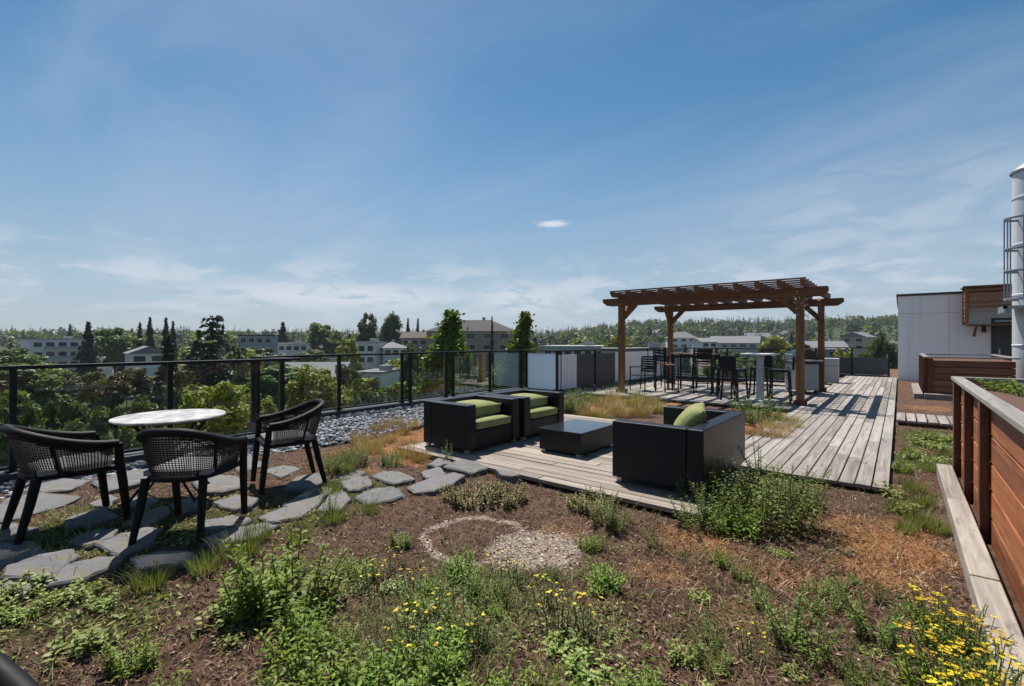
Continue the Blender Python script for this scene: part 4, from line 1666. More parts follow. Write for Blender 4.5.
def duct_and_ladder():
    cx, cy, rad = 2.98, 19.4, .52
    top = 6.2
    t = thing('exhaust_duct', 'tall white round exhaust duct at the right edge', 'duct', (cx, cy, -.1))
    b = MB(); b.lathe([(rad, 0), (rad, top)], 40); b.build('duct_body', M['white_metal'], t, True)
    for z in (1.4, 2.8, 4.2, 5.5):
        b = MB(); b.lathe([(rad + .003, z - .03), (rad + .015, z - .02), (rad + .015, z + .02), (rad + .003, z + .03)], 40); b.build('band', M['white_metal'], t, True)
    b = MB(); b.lathe([(rad + .05, top + .002), (rad + .05, top + .06), (rad * .6, top + .26), (.05, top + .34)], 40); b.build('cap', M['galv'], t, True)
    # caged ladder on the left of the duct
    lx, ly = cx - rad - .02, cy - .62
    l = thing('caged_ladder', 'grey steel caged ladder rising beside the white duct', 'ladder', (lx, ly, 0))
    for s in (-1, 1):
        b = MB(); b.bar((.22, s * .22, 0), (.22, s * .22, 4.95), .05, .02); b.build('rail', M['galv'], l)
    b = MB(); z = .3
    while z < 4.9:
        b.tube([(.22, -.22, z), (.22, .22, z)], .012, 6); z += .3
    b.build('rungs', M['galv'], l, True)
    for z in (2.55, 3.32, 3.92, 4.75):
        b = MB(); b.tube([(.22 - .70 * math.sin(a) * .62, .36 * math.cos(a) * 1.0, z) for a in np.linspace(0, math.pi, 15)], .022, 6, flat=1.6); b.build('hoop', M['galv'], l, True)
    b = MB()
    for a in np.linspace(.25, math.pi - .25, 5):
        b.bar((.22 - .43 * math.sin(a), .36 * math.cos(a), 2.55), (.22 - .43 * math.sin(a), .36 * math.cos(a), 4.75), .03, .012)
    b.build('cage_bars', M['galv'], l)
    b = MB(); b.box(-.28, -.6, 2.28, 1.6, -.38, 2.36); b.box(-.28, -.6, 2.18, -.22, .5, 2.36); b.box(-.2, -.36, 2.33, .18, .5, 2.36); b.build('platform', M['galv'], l)
    for y in (-.5, .4):
        b = MB(); b.bar((.25, y, 2.18), (.25, y, 1.2), .05, .05); b.build('bracket', M['galv'], l)


duct_and_ladder()


# ================================================================== PLANTS ON THE ROOF
def leafy(seed, n_stem, h, spread, leaf_l, leaf_w, per, up=.55, mtl='weed', bend=.35):
    """upright leafy stems -> (stem MB mesh, leaf mesh)"""
    g = np.random.default_rng(seed)
    sb = MB(); lb = LB()
    for s in range(n_stem):
        a = g.uniform(0, 6.28); r = spread * math.sqrt(g.random()) * .55
        base = np.array([r * math.cos(a), r * math.sin(a), -.02])
        hh = h * g.uniform(.45, 1.1)
        lean = np.array([math.cos(a), math.sin(a), 0]) * g.uniform(.0, .6) * hh + g.normal(0, .05, 3) * hh
        tip = base + lean + np.array([0, 0, hh])
        sb.tube([base, (base * .5 + tip * .5) - np.array([*lean[:2] * .12, 0]), tip], [.0045, .0035, .002], 5)
        k = max(4, int(per * hh / h))
        tt = np.linspace(.12, 1, k) ** .9
        P = base + (tip - base) * tt[:, None]
        P[:, :2] -= lean[:2] * .12 * (4 * tt * (1 - tt))[:, None]
        th = np.arange(k) * 2.4 + g.uniform(0, 6)
        upk = up * (.3 + 1.1 * tt)
        D = unit(np.stack([np.cos(th), np.sin(th), upk], 1) + g.normal(0, .18, (k, 3)))
        S = unit(np.cross(D, np.array([0, 0, 1.0]) + g.normal(0, .3, (k, 3))))
        Ls = leaf_l * (1.1 - .55 * tt) * g.uniform(.75, 1.2, k)
        lb.leaves(P, D, S, Ls, leaf_w * (1.1 - .5 * tt) * g.uniform(.8, 1.2, k), bend)
    return sb, lb


def tuft(seed, n, h, spread, w, lean=.5):
    g = np.random.default_rng(seed)
    lb = LB()
    a = g.uniform(0, 6.28, n); r = spread * np.sqrt(g.random(n)) * .4
    P = np.stack([r * np.cos(a), r * np.sin(a), np.full(n, -.02)], 1)
    hh = h * g.uniform(.45, 1.05, n)
    l = g.uniform(.05, lean, n) * hh
    a2 = a + g.normal(0, .7, n)
    T = P + np.stack([l * np.cos(a2), l * np.sin(a2), hh], 1)
    S = np.stack([-np.sin(a2), np.cos(a2), np.zeros(n)], 1)
    lb.blades(P, T, S, w * g.uniform(.6, 1.3, n))
    return lb


def flower_heads(pts, seed, r=.014):
    g = np.random.default_rng(seed)
    lb = LB()
    for p in pts:
        k = 9
        th = np.arange(k) * 2 * math.pi / k + g.uniform(0, 6)
        tilt = g.normal(0, .35, 3)
        D = unit(np.stack([np.cos(th), np.sin(th), np.full(k, .25)], 1) + tilt * np.array([1, 1, .3]))
        S = unit(np.cross(D, np.array([0, 0, 1.0])))
        lb.leaves(np.repeat([p], k, 0), D, S, r * g.uniform(.8, 1.2, k), r * .7, .1)
    return lb


def plant_proto(kind, seed):
    """builds one plant thing at the origin"""
    t = thing(kind, 'x', 'plant')
    if kind == 'leafy_weed':
        sb, lb = leafy(seed, 24, .24, .26, .075, .019, 24)
        sb.build('stems', M['plain_stem'], t, True); lb.build('leaves', M['weed'], t)
    elif kind == 'narrow_weed':
        sb, lb = leafy(seed, 20, .24, .24, .085, .010, 26, .75)
        sb.build('stems', M['plain_stem'], t, True); lb.build('leaves', M['narrow'], t)
    elif kind == 'broad_weed':
        sb, lb = leafy(seed, 14, .14, .22, .085, .034, 13, .4)
        sb.build('stems', M['plain_stem'], t, True); lb.build('leaves', M['weed_pale'], t)
    elif kind == 'tall_weed':
        sb, lb = leafy(seed, 9, .42, .16, .075, .017, 30)
        sb.build('stems', M['plain_stem'], t, True); lb.build('leaves', M['bush'], t)
    elif kind == 'bushy_weed':
        sb, lb = leafy(seed, 62, .52, .66, .075, .022, 32, .45)
        sb.build('stems', M['brown_stem'], t, True); lb.build('leaves', M['bush'], t)
    elif kind == 'sedum_clump':
        sb, lb = leafy(seed, 75, .17, .46, .042, .020, 20, .5)
        sb.build('stems', M['brown_stem'], t, True); lb.build('leaves', M['sedum'], t)
    elif kind == 'yellow_flower':
        sb, lb = leafy(seed, 26, .24, .26, .05, .008, 24, .6)
        g = np.random.default_rng(seed)
        tips = []
        for i in range(11):
            a = g.uniform(0, 6.28); r = .17 * math.sqrt(g.random())
            p = np.array([r * math.cos(a), r * math.sin(a), .25 * g.uniform(.55, 1.1)])
            sb.tube([(p[0] * .6, p[1] * .6, 0), tuple(p)], .002, 4)
            tips.append([p + g.normal(0, .013, 3) * np.array([1, 1, .35]) for q in range(5)])
        sb.build('stems', M['plain_stem'], t, True); lb.build('leaves', M['weed'], t)
        for q, tp in enumerate(tips):
            flower_heads(tp, seed + q, .0105).build('flower_head', M['petal'], t)
    elif kind == 'sparse_flower':
        sb, lb = leafy(seed, 12, .20, .22, .05, .007, 18, .7)
        g = np.random.default_rng(seed)
        tips = []
        for i in range(7):
            a = g.uniform(0, 6.28); r = .13 * math.sqrt(g.random())
            p = np.array([r * math.cos(a), r * math.sin(a), .20 * g.uniform(.6, 1.15)])
            sb.tube([(p[0] * .5, p[1] * .5, 0), tuple(p)], .0018, 4)
            tips.append([p + g.normal(0, .007, 3) * np.array([1, 1, .3]) for q in range(2)])
        sb.build('stems', M['plain_stem'], t, True); lb.build('leaves', M['greygrass'], t)
        for q, tp in enumerate(tips):
            flower_heads(tp, seed + q, .0105).build('flower_head', M['petal'], t)
    elif kind == 'grass_tuft':
        tuft(seed, 240, .24, .34, .0055, .9).build('blades', M['tuft'], t)
    elif kind == 'dry_grass_tuft':
        tuft(seed, 420, .36, .60, .006, 1.1).build('blades', M['drygrass'], t)
    elif kind == 'feather_grass':
        tuft(seed, 170, .50, .70, .0055, .7).build('blades', M['greygrass'], t)
    return t


GZ = -0.06


def scatter_plants():
    spec = {}

    def put(kind, px, py, s, label, group=None, var=0):
        key = (kind, var)
        p = ground_at(px, py, GZ)
        z = float(soil_z(p[0], p[1]))
        rz = rnd.uniform(0, 6.28)
        if key not in spec:
            o = plant_proto(kind, 100 + len(spec) * 7 + var)
            spec[key] = o
            o.location = (p[0], p[1], z); o.rotation_euler = (0, 0, rz)
            o.scale = (s, s, s)
            o['label'] = label
        else:
            o = dup(spec[key], (p[0], p[1], z), rz, label, None, (s * rnd.uniform(.9, 1.1), s * rnd.uniform(.9, 1.1), s))
        if group:
            o['group'] = group
        elif 'group' in o:
            del o['group']
        return o
    W = 'leafy green weeds in the mulch bed'
    put('leafy_weed', 287, 608, 1.5, 'biggest clump of leafy green weed, in mulch below the right dining chair')
    put('leafy_weed', 258, 604, 1.15, 'leafy green weed at the left flank of the biggest weed clump', var=1)
    for q, (px, py, s, v) in enumerate(((300, 655, .95, 0), (330, 700, 1.0, 1), (375, 715, .9, 0), (150, 712, .55, 1), (285, 705, .8, 1), (430, 705, .8, 0), (495, 712, .7, 1), (560, 705, .55, 0), (650, 700, .5, 1), (345, 640, .45, 1),
                            (395, 668, .5, 0), (305, 630, .6, 1))):
        put('leafy_weed', px, py, s, 'bright leafy green weed in mulch along the bottom of the garden bed', W, v)
    for px, py, s, v in ((130, 665, .6, 0), (345, 575, .5, 1), (400, 545, .45, 0), (590, 545, .5, 1), (720, 560, .45, 0)):
        put('leafy_weed', px, py, s, 'small leafy green weed standing alone in the mulch', 'lone small weeds', v)
    MW = 'scattered green weeds in the mulch bed'
    gw = random.Random(31)
    for q in range(36):
        px = gw.triangular(270, 660, 440); py = gw.uniform(555, 720)
        if 415 < px < 575 and py < 565:
            continue
        put(gw.choice(['leafy_weed', 'leafy_weed', 'narrow_weed', 'narrow_weed', 'broad_weed', 'tall_weed']), px, py, gw.uniform(.3, .75), 'low green weed scattered in the middle of the mulch bed', MW, gw.randint(2, 3))
    for q in range(22):
        px = gw.uniform(640, 900); py = gw.uniform(540, 700)
        put(gw.choice(['narrow_weed', 'narrow_weed', 'tall_weed', 'broad_weed']), px, py, gw.uniform(.22, .5), 'small sparse weed in the brown right half of the bed', 'small weeds in the right of the bed', gw.randint(2, 3))
    put('broad_weed', 70, 652, .9, 'low round bright green weed at the left, alone on bare mulch')
    for px, py, s in ((12, 602, .75), (35, 598, .7), (60, 608, .65), (85, 602, .55), (22, 622, .55), (100, 612, .45), (5, 615, .7)):
        put('broad_weed', px, py, s, 'pale yellow green low weed below the left flagstones', 'low pale weeds by the flagstones', rnd.randint(0, 1))
    put('broad_weed', 222, 618, .9, 'broad leaved yellow green weed left of the biggest weed clump')
    put('broad_weed', 228, 640, .45, 'tiny yellow weed seedling on mulch left of the biggest clump')
    put('broad_weed', 685, 655, .55, 'tiny bright weed seedling right of centre at the front')
    put('tall_weed', 790, 640, .75, 'upright grey green weed in the right of the mulch bed')
    put('tall_weed', 812, 655, .6, 'upright weed just right of its taller grey green neighbour', var=1)
    put('tall_weed', 875, 640, .7, 'upright grey green weed left of the yellow flower patch')
    put('tall_weed', 655, 545, .5, 'thin upright weed in dry straw below the loveseat', var=1)
    put('tall_weed', 712, 640, .45, 'short upright weed at the front right of centre', var=1)
    put('tall_weed', 330, 520, .5, 'thin weed growing at the end of stepping stone path')
    put('tall_weed', 449, 462, .62, 'single tall weed in front of the front left armchair', var=1)
    put('bushy_weed', 765, 520, .92, 'large bushy green weed in front of the loveseat corner')
    put('bushy_weed', 792, 503, .6, 'low bushy weed at the right of the large bushy weed, before the walkway', var=1)
    put('bushy_weed', 706, 524, .55, 'low bushy weed hiding the front corner of the lounge deck')
    put('leafy_weed', 738, 532, .9, 'bright leafy weed at the foot of the large bushy weed', var=1)
    put('bushy_weed', 730, 508, .75, 'bushy weed between the loveseat and the large bushy weed', var=1)
    put('tall_weed', 690, 505, .75, 'spindly weed against the loveseat front')
    put('tall_weed', 762, 482, 1.1, 'tall twiggy weed rising beside the loveseat arm', var=1)
    put('sedum_clump', 470, 500, 1.0, 'reddish green sedum clump beside the longest stepping stone')
    put('sedum_clump', 504, 499, .85, 'greener sedum clump at the deck edge right of its reddish neighbour', var=1)
    put('sedum_clump', 590, 505, .8, 'sedum clump under the front edge of lounge deck')
    put('bushy_weed', 612, 522, .42, 'dark green feathery weed below the deck edge', var=1)
    YF = 'yellow flowering plants by the edging timber'
    for px, py, s in ((938, 690, .9), (968, 700, 1.0), (990, 725, .9), (948, 645, .8), (968, 650, .75), (932, 622, .7), (950, 735, 1.0), (985, 680, .7)):
        put('yellow_flower', px, py, s, 'dense yellow flowering plant beside the near edging timber', YF, rnd.randint(0, 1))
    for px, py, s in ((560, 625, .9), (590, 632, .9), (545, 600, .8), (408, 640, .9), (432, 625, .8), (376, 590, .8), (500, 575, .8), (520, 580, .7), (470, 648, .8), (416, 668, .9), (412, 590, .7), (395, 565, .6), (755, 660, .7)):
        put('sparse_flower', px, py, s, 'wispy plant with a few small yellow flowers in the mulch bed', 'wispy yellow flowers', rnd.randint(0, 1))
    put('sparse_flower', 1012, 690, 1.0, 'yellow flowers on bare stems hanging over the edging timber')
    for px, py, s in ((240, 560, .8), (258, 545, .6), (150, 590, .6), (205, 575, .6), (345, 478, .8), (352, 465, .9), (338, 470, .9), (330, 500, .6), (370, 515, .5), (335, 525, .55), (298, 545, .55)):
        put('grass_tuft', px, py, s, 'green grass tuft between or beside the flagstones', 'grass tufts by the flagstones', rnd.randint(0, 1))
    for px, py, s in ((930, 470, .55), (912, 490, .7), (945, 455, .5), (922, 505, .7), (903, 472, .6), (935, 530, .6), (898, 510, .6), (940, 440, .5), (908, 450, .5), (920, 525, .75), (905, 530, .5)):
        put('grass_tuft', px, py, s, 'green grass tuft in the strip between walkway and planter timber', 'grass tufts right of the walkway', rnd.randint(0, 1))
    for px, py, s in ((925, 446, 1.1), (940, 450, 1.0), (948, 440, 1.0), (932, 438, 1.0), (915, 458, .9), (895, 495, .9), (908, 512, .8), (930, 462, .8), (898, 470, .8)):
        put('broad_weed', px, py, s, 'bright low weed in the strip right of the walkway', 'low weeds right of the walkway', rnd.randint(0, 1))
    for px, py, s in ((360, 442, .55), (380, 432, .6), (395, 427, .6), (405, 458, .5), (372, 455, .5), (420, 462, .45), (365, 450, .5), (388, 440, .5), (402, 433, .5), (378, 446, .45), (410, 448, .45), (412, 428, .5)):
        put('dry_grass_tuft', px, py, s, 'orange dry grass tuft between the pebbles and front armchair', 'dry grass left of the lounge deck', rnd.randint(0, 1))
    for px, py, s in ((590, 416, .7), (605, 412, .75), (622, 416, .7), (640, 416, .75), (655, 412, .7), (632, 406, .8), (612, 402, .8), (650, 404, .7), (583, 410, .6), (615, 410, .7), (600, 417, .55)):
        put('dry_grass_tuft', px, py, s, 'tan dry grass tuft in the bed between lounge deck and pergola', 'dry grass before the pergola', rnd.randint(0, 1))
    for px, py, s in ((628, 408, .9), (645, 412, .85), (600, 406, .8), (660, 412, .7), (615, 398, .9), (592, 402, .7), (636, 400, .9)):
        put('feather_grass', px, py, s, 'tall thin grey green grass in the bed before the pergola', 'feather grass before the pergola', rnd.randint(0, 1))
    for px, py, s in ((757, 438, .6), (770, 440, .6), (780, 434, .65), (768, 430, .6), (790, 424, .6), (782, 440, .5), (795, 430, .5)):
        put('dry_grass_tuft', px, py, s, 'tan dry grass tuft at the left edge of walkway behind the loveseat', 'dry grass beside the walkway', rnd.randint(0, 1))
    put('feather_grass', 786, 430, .7, 'rounded pale feather grass at left edge of the walkway')
    put('feather_grass', 776, 422, .55, 'smaller feather grass behind the rounded pale one', var=1)
    put('bushy_weed', 757, 422, 1.0, 'bright green bush below the front right pergola post')
    for px, py, s in ((575, 412, .7), (565, 410, .7), (580, 404, .8)):
        put('bushy_weed', px, py, s, 'low green bush at the back corner of lounge deck', 'low bushes behind the lounge deck', rnd.randint(0, 1))
    for px, py, s in ((352, 470, .45), (340, 478, .4), (392, 468, .35)):
        put('bushy_weed', px, py, s, 'green clump at the edge of pebbles above the stepping stones', 'green clumps by the pebbles', 1)
    # planting inside the near box
    pr = plant_proto('leafy_weed', 900)
    pr.name = 'planter_plant'
    pr['label'] = 'green leafy plant growing in the near cedar planter'
    pr['group'] = 'plants in the near planter'
    pr.location = (1.15, 6.4, .9); pr.scale = (1, 1, .75)
    for i in range(44):
        dup(pr, (rnd.uniform(.85, 1.85), 6.95 - i * .17, .88), rnd.uniform(0, 6), None, None, (1.25, 1.25, rnd.uniform(.55, .9)))


scatter_plants()


# ---- loose cover nobody could count: mulch chips, grass, dry grass, reddish weeds, pale chips
DECKS = [(-1.74, -.06, 5.84, 24.1), (-5.24, -1.23, 4.0, 5.82), (-5.24, -1.7, 5.8, 7.94), (-6.62, -1.7, 11.48, 16.92), (-.1, 1.1, 10.8, 12.05), (.3, .53, -3, 7.3), (.5, 2.2, -3.1, 7.4), (.26, 2.3, 16.0, 20.4)]


def free(x, y):
    ok = ~in_poly(x, y, GRAV) & in_poly(x, y, ol)
    for a, c, e, f in DECKS:
        ok &= ~((x > a) & (x < c) & (y > e) & (y < f))
    return ok


def ground_cover():
    g = np.random.default_rng(21)

    def pts(n, far=10.0):
        """points in view, denser near the camera as the picture shows them"""
        d = 1.7 * (far / 1.7) ** (g.random(n) ** .8)
        r = g.uniform(-1.12, 1.12, n)
        X = r * d
        x = X * CA - d * SA; y = X * SA + d * CA
        k = free(x, y)
        return x[k], y[k], d[k]
    # mulch chips
    x, y, d = pts(90000, 9)
    dry, pale, moss = zones(x, y)
    k = g.random(len(x)) < np.clip(1 - pale, .05, 1)
    x, y = x[k], y[k]
    n = len(x)
    s = g.uniform(.003, .0105, n) * (1 + .6 * (g.random(n) > .93))
    D = rand_dirs(n, -.35, .45, g)
    S = unit(np.cross(D, rand_dirs(n, .3, 1, g)))
    C = np.stack([x, y, soil_z(x, y) + .006 + g.uniform(0, .008, n)], 1)
    lb = LB(); lb.quads(C, D * s[:, None] * 1.5, S * (s * g.uniform(.25, .6, n))[:, None])
    tag(lb.build('mulch', M['chips']), 'brown bark mulch and dead bits covering the garden bed', 'mulch', kind='stuff')
    # twigs/dead stalks
    x, y, d = pts(13000, 8)
    n = len(x)
    P = np.stack([x, y, soil_z(x, y) + .008], 1)
    D = rand_dirs(n, 0, .5, g); L = g.uniform(.02, .08, n)
    lb = LB(); lb.blades(P, P + D * L[:, None], sides(D, g), .0024)
    x2, y2, d2 = pts(60000, 12)
    dry, pale, moss = zones(x2, y2)
    k = g.random(len(x2)) < np.clip(dry * 1.1 - .15, 0, 1)
    x2, y2 = x2[k], y2[k]
    n = len(x2)
    P = np.stack([x2, y2, soil_z(x2, y2)], 1)
    D = rand_dirs(n, .05, .75, g); L = g.uniform(.03, .11, n)
    lb.blades(P, P + D * L[:, None], sides(D, g), .0045)
    tag(lb.build('dry_grass', M['drygrass']), 'straw coloured dead grass lying over the soil', 'dry grass', kind='stuff')
    # grey green fine grass / yarrow
    x, y, d = pts(100000, 8)
    dry, pale, moss = zones(x, y)
    den = np.clip((vn2.fbm(x, y, 1.7, 3) - .50) * 7, 0, 1)
    Xc = x * CA + y * SA; Yc = -x * SA + y * CA
    px = CX + F * Xc / Yc; py = HY + F * EYE / Yc
    wgt = np.exp(-(((px - 490) / 170) ** 2 + ((py - 610) / 60) ** 2)) * 1.0
    wgt = np.maximum(wgt, .55 * np.exp(-(((px - 660) / 150) ** 2 + ((py - 590) / 70) ** 2)))
    wgt = np.maximum(wgt, .8 * moss)
    wgt = np.maximum(wgt, .13)
    k = (g.random(len(x)) < den * wgt * 1.2 + .10 * wgt) & (pale < .3)
    x, y = x[k], y[k]
    n = len(x)
    P = np.stack([x, y, soil_z(x, y)], 1)
    D = rand_dirs(n, .25, 1, g); L = g.uniform(.03, .12, n)
    lb = LB(); lb.blades(P, P + D * L[:, None], sides(D, g), .0042)
    tag(lb.build('grass', M['greygrass']), 'fine grey green grass and yarrow spread through the bed', 'grass', kind='stuff')
    # green low cover in the mossy zones
    x, y, d = pts(80000, 13)
    dry, pale, moss = zones(x, y)
    k = (g.random(len(x)) < 1.3 * moss * np.clip((vn3.fbm(x, y, 2.2, 3) - .33) * 4, 0, 1))
    x, y = x[k], y[k]
    n = len(x)
    P = np.stack([x, y, soil_z(x, y)], 1)
    D = rand_dirs(n, .1, .9, g); L = g.uniform(.015, .055, n)
    lb = LB(); lb.leaves(P, D, sides(D, g), L, L * .35)
    tag(lb.build('ground_cover', M['weed_pale']), 'low yellow green cover among flagstones and beside the walkway', 'ground cover', kind='stuff')
    # reddish dead weeds right of centre
    x, y, d = pts(60000, 7)
    Xc = x * CA + y * SA; Yc = -x * SA + y * CA
    px = CX + F * Xc / Yc; py = HY + F * EYE / Yc
    wgt = np.exp(-(((px - 800) / 95) ** 2 + ((py - 540) / 42) ** 2)) + .5 * np.exp(-(((px - 690) / 60) ** 2 + ((py - 560) / 40) ** 2)) + .3 * np.exp(-(((px - 850) / 80) ** 2 + ((py - 620) / 60) ** 2))
    k = g.random(len(x)) < wgt * np.clip((vn1.fbm(x, y, 2.0, 3) - .32) * 3, 0, 1)
    x, y = x[k], y[k]
    n = len(x)
    P = np.stack([x, y, soil_z(x, y)], 1)
    D = rand_dirs(n, .2, 1, g); L = g.uniform(.03, .10, n)
    lb = LB(); lb.leaves(P, D, sides(D, g), L, .006)
    tag(lb.build('dead_weeds', M['redweed']), 'reddish brown withered weeds spread below the walkway end', 'dead weeds', kind='stuff')
    # pale chips of the ring
    x, y, d = pts(120000, 5.5)
    dry, pale, moss = zones(x, y)
    k = g.random(len(x)) < np.clip(pale * .85 - .16, 0, 1)
    x, y = x[k], y[k]
    n = len(x)
    s = g.uniform(.004, .013, n)
    D = rand_dirs(n, -.2, .2, g); S = unit(np.cross(D, rand_dirs(n, .5, 1, g)))
    lb = LB(); lb.quads(np.stack([x, y, soil_z(x, y) + .008], 1), D * s[:, None], S * s[:, None] * .7)
    tag(lb.build('gravel_chips', M['pale_chips']), 'pale chips forming a broken ring on the mulch', 'chips', kind='stuff')


ground_cover()


# ================================================================== THE CITY BELOW
def tree_mesh_deciduous(seed, n_clump, per, leaf, shape='round'):
    """unit tree: height 1, crown width about .6; returns trunk MB and crown LB"""
    g = np.random.default_rng(seed)
    sb = MB(); lb = LB()
    trunk_top = .55 if shape == 'round' else .72
    sb.tube([(0, 0, -.03), (.005, 0, .2), (.0, .01, trunk_top)], [.022, .016, .007], 7)
    cl = []
    for i in range(n_clump):
        for _ in range(40):
            p = g.uniform(-1, 1, 3)
            if np.linalg.norm(p) < 1:
                break
        if shape == 'high':
            p = p / max(.35, np.linalg.norm(p)) * g.uniform(.45, 1) ** .6
            c = np.array([p[0] * .29, p[1] * .29, .74 + p[2] * .21]); rad = g.uniform(.05, .09)
        elif shape == 'round':
            p = p / max(.35, np.linalg.norm(p)) * g.uniform(.45, 1) ** .6
            c = np.array([p[0] * .27, p[1] * .27, .60 + p[2] * .33])
            rad = g.uniform(.055, .105)
        elif shape == 'poplar':
            z = g.uniform(.12, .97)
            sp = i % 3
            zt_ = (.99, .915, .945)[sp]
            z = zt_ - (zt_ - .12) * g.random() ** 1.5
            w = (.115, .095, .095)[sp] * min(1.0, max(0, zt_ - z) * 5.0 + .012) ** 1.1 * min(1, z * 4) + .004
            a = g.uniform(0, 6.28); r = w * math.sqrt(g.random())
            lean = .34 * max(0, z - .68)
            c = np.array([r * math.cos(a) + lean + (0, -.05, .085)[sp] * min(1, z * 1.6), r * math.sin(a) + (0, .02, -.02)[sp], z]); rad = g.uniform(.016, .036) * (1.0 if z < .9 else .7)
        else:
            c = np.array([p[0] * .42, p[1] * .42, .50 + p[2] * .40]); rad = g.uniform(.09, .15)
        cl.append((c, rad))
        if i % 3 == 0:
            sb.tube([(0, 0, max(.12, c[2] * .55)), tuple(c * np.array([.5, .5, .85])), tuple(c)], [.008, .005, .002], 5)
        n = per
        D = rand_dirs(n, -1, 1, g)
        zsq = .55 if shape == 'high' else .75
        rr = rad * g.random(n) ** .45
        C = c + D * rr[:, None] * np.array([1, 1, zsq])
        N = unit(D + g.normal(0, .6, (n, 3)) + np.array([0, 0, .5]))
        A = unit(np.cross(N, rand_dirs(n, -1, 1, g))); B = np.cross(N, A)
        s = leaf * g.uniform(.6, 1.3, n)
        fz = np.array([1, 1, {'high': .42, 'poplar': .75}.get(shape, .85)])
        lb.quads(C, A * s[:, None] * fz, B * s[:, None] * .7 * fz)
    return sb, lb


def tree_mesh_poplar(seed):
    """steep feathery branches all the way up, bent a little by the wind"""
    g = np.random.default_rng(seed)
    sb = MB(); lb = LB()
    bend = lambda z: .30 * max(0.0, z - .70)
    sb.tube([(0, 0, -.03), (0, 0, .4), (bend(.8), 0, .8), (bend(.98), 0, .98)], [.022, .016, .008, .002], 7)
    n = 170
    for i in range(n):
        z0 = .10 + .86 * (i / n) ** .8
        a = i * 2.4 + g.normal(0, .4)
        L = (.215 * (1.0 - z0) ** .8 + .006) * g.uniform(.55, 1.25)
        out = L * g.uniform(.55, .85)
        up = L * g.uniform(.55, 1.0) * .8
        p0 = np.array([bend(z0), 0, z0])
        p1 = p0 + np.array([out * math.cos(a) + .25 * L, out * math.sin(a), up])
        sb.tube([p0, (p0 + p1) / 2 - np.array([0, 0, .1 * L]), p1], [.004, .003, .001], 4)
        k = int(30 + 1400 * L)
        t = g.uniform(.12, 1.05, k)
        wid = .024 * (1.15 - t) * min(1, .35 + 5 * (1 - z0)) + .003
        C = p0 + (p1 - p0) * t[:, None] - np.array([0, 0, .25 * L]) * (t * (1 - t))[:, None]
        C = C + g.normal(0, 1, (k, 3)) * wid[:, None] * np.array([1, 1, .6])
        N = unit(g.normal(0, 1, (k, 3)) + np.array([0, 0, .5])); A = unit(np.cross(N, rand_dirs(k, -1, 1, g))); B = np.cross(N, A)
        s = .0085 * g.uniform(.6, 1.3, k)
        fz = np.array([1, 1, .75])
        lb.quads(C, A * s[:, None] * fz, B * s[:, None] * .7 * fz)
    return sb, lb


def tree_mesh_conifer(seed, tiers, leaf, width=.2, ragged=.38, pw=.85):
    g = np.random.default_rng(seed)
    sb = MB(); lb = LB()
    sb.tube([(0, 0, -.03), (0, 0, .5), (0, 0, .985)], [.017, .01, .002], 7)
    for i in range(tiers):
        z = .10 + .88 * (i / (tiers - 1)) ** .95
        R0 = width * (1 - (i / tiers)) ** pw + .012
        nb = int(5 + 7 * (1 - i / tiers))
        a0 = g.uniform(0, 6.28)
        for k in range(nb):
            a = a0 + k * 6.283 / nb + g.normal(0, .2)
            L = R0 * g.uniform(1 - ragged * 1.6, 1 + ragged)
            n = max(7, int(L / width * 38))
            t = g.uniform(.15, 1, n)
            wid = .22 * L * (1.15 - t)
            off = g.normal(0, 1, n) * wid * .6
            droop = -.28 * L * t + .16 * L * t * t
            C = np.stack([np.cos(a) * t * L - np.sin(a) * off, np.sin(a) * t * L + np.cos(a) * off, z + droop + g.normal(0, .006, n)], 1)
            A = unit(np.stack([np.cos(a) + g.normal(0, .5, n), np.sin(a) + g.normal(0, .5, n), -.35 + g.normal(0, .3, n)], 1))
            B = unit(np.cross(A, np.array([0, 0, 1.0]) + g.normal(0, .6, (n, 3))))
            s = leaf * g.uniform(.6, 1.3, n)
            lb.quads(C, A * s[:, None] * 1.3, B * s[:, None] * .7)
    return sb, lb


TREES = {}


def tree_proto(kind):
    if kind in TREES:
        return TREES[kind]
    t = thing('tree', 'x', 'tree')
    if kind.startswith('round'):
        _, tone, var = kind.split('_')
        sb, lb = tree_mesh_deciduous({'mid': 31, 'light': 41, 'dark': 51, 'brown': 61}[tone] + int(var), 60, 130, .021)
        mt = M['leaf_' + tone]
    elif kind.startswith('near'):
        sb, lb = tree_mesh_deciduous(71, 110, 230, .0145, 'high')
        mt = M['leaf_' + kind.split('_')[1]]
    elif kind == 'poplar':
        sb, lb = tree_mesh_poplar(81); mt = M['leaf_mid']
    elif kind == 'spruce':
        sb, lb = tree_mesh_conifer(91, 26, .024, .20); mt = M['needle']
    elif kind == 'narrow_spruce':
        sb, lb = tree_mesh_conifer(92, 26, .022, .135); mt = M['needle']
    elif kind == 'pine':
        sb, lb = tree_mesh_conifer(93, 26, .017, .27, .5, .55); mt = M['needle_grey']
    elif kind == 'shrub':
        sb, lb = tree_mesh_deciduous(95, 40, 110, .022, 'shrub'); mt = M['leaf_mid']
    sb.build('trunk', M['bark'], t, True)
    lb.build('crown', mt, t)
    TREES[kind] = t
    t['proto'] = 1
    return t


USED = set()


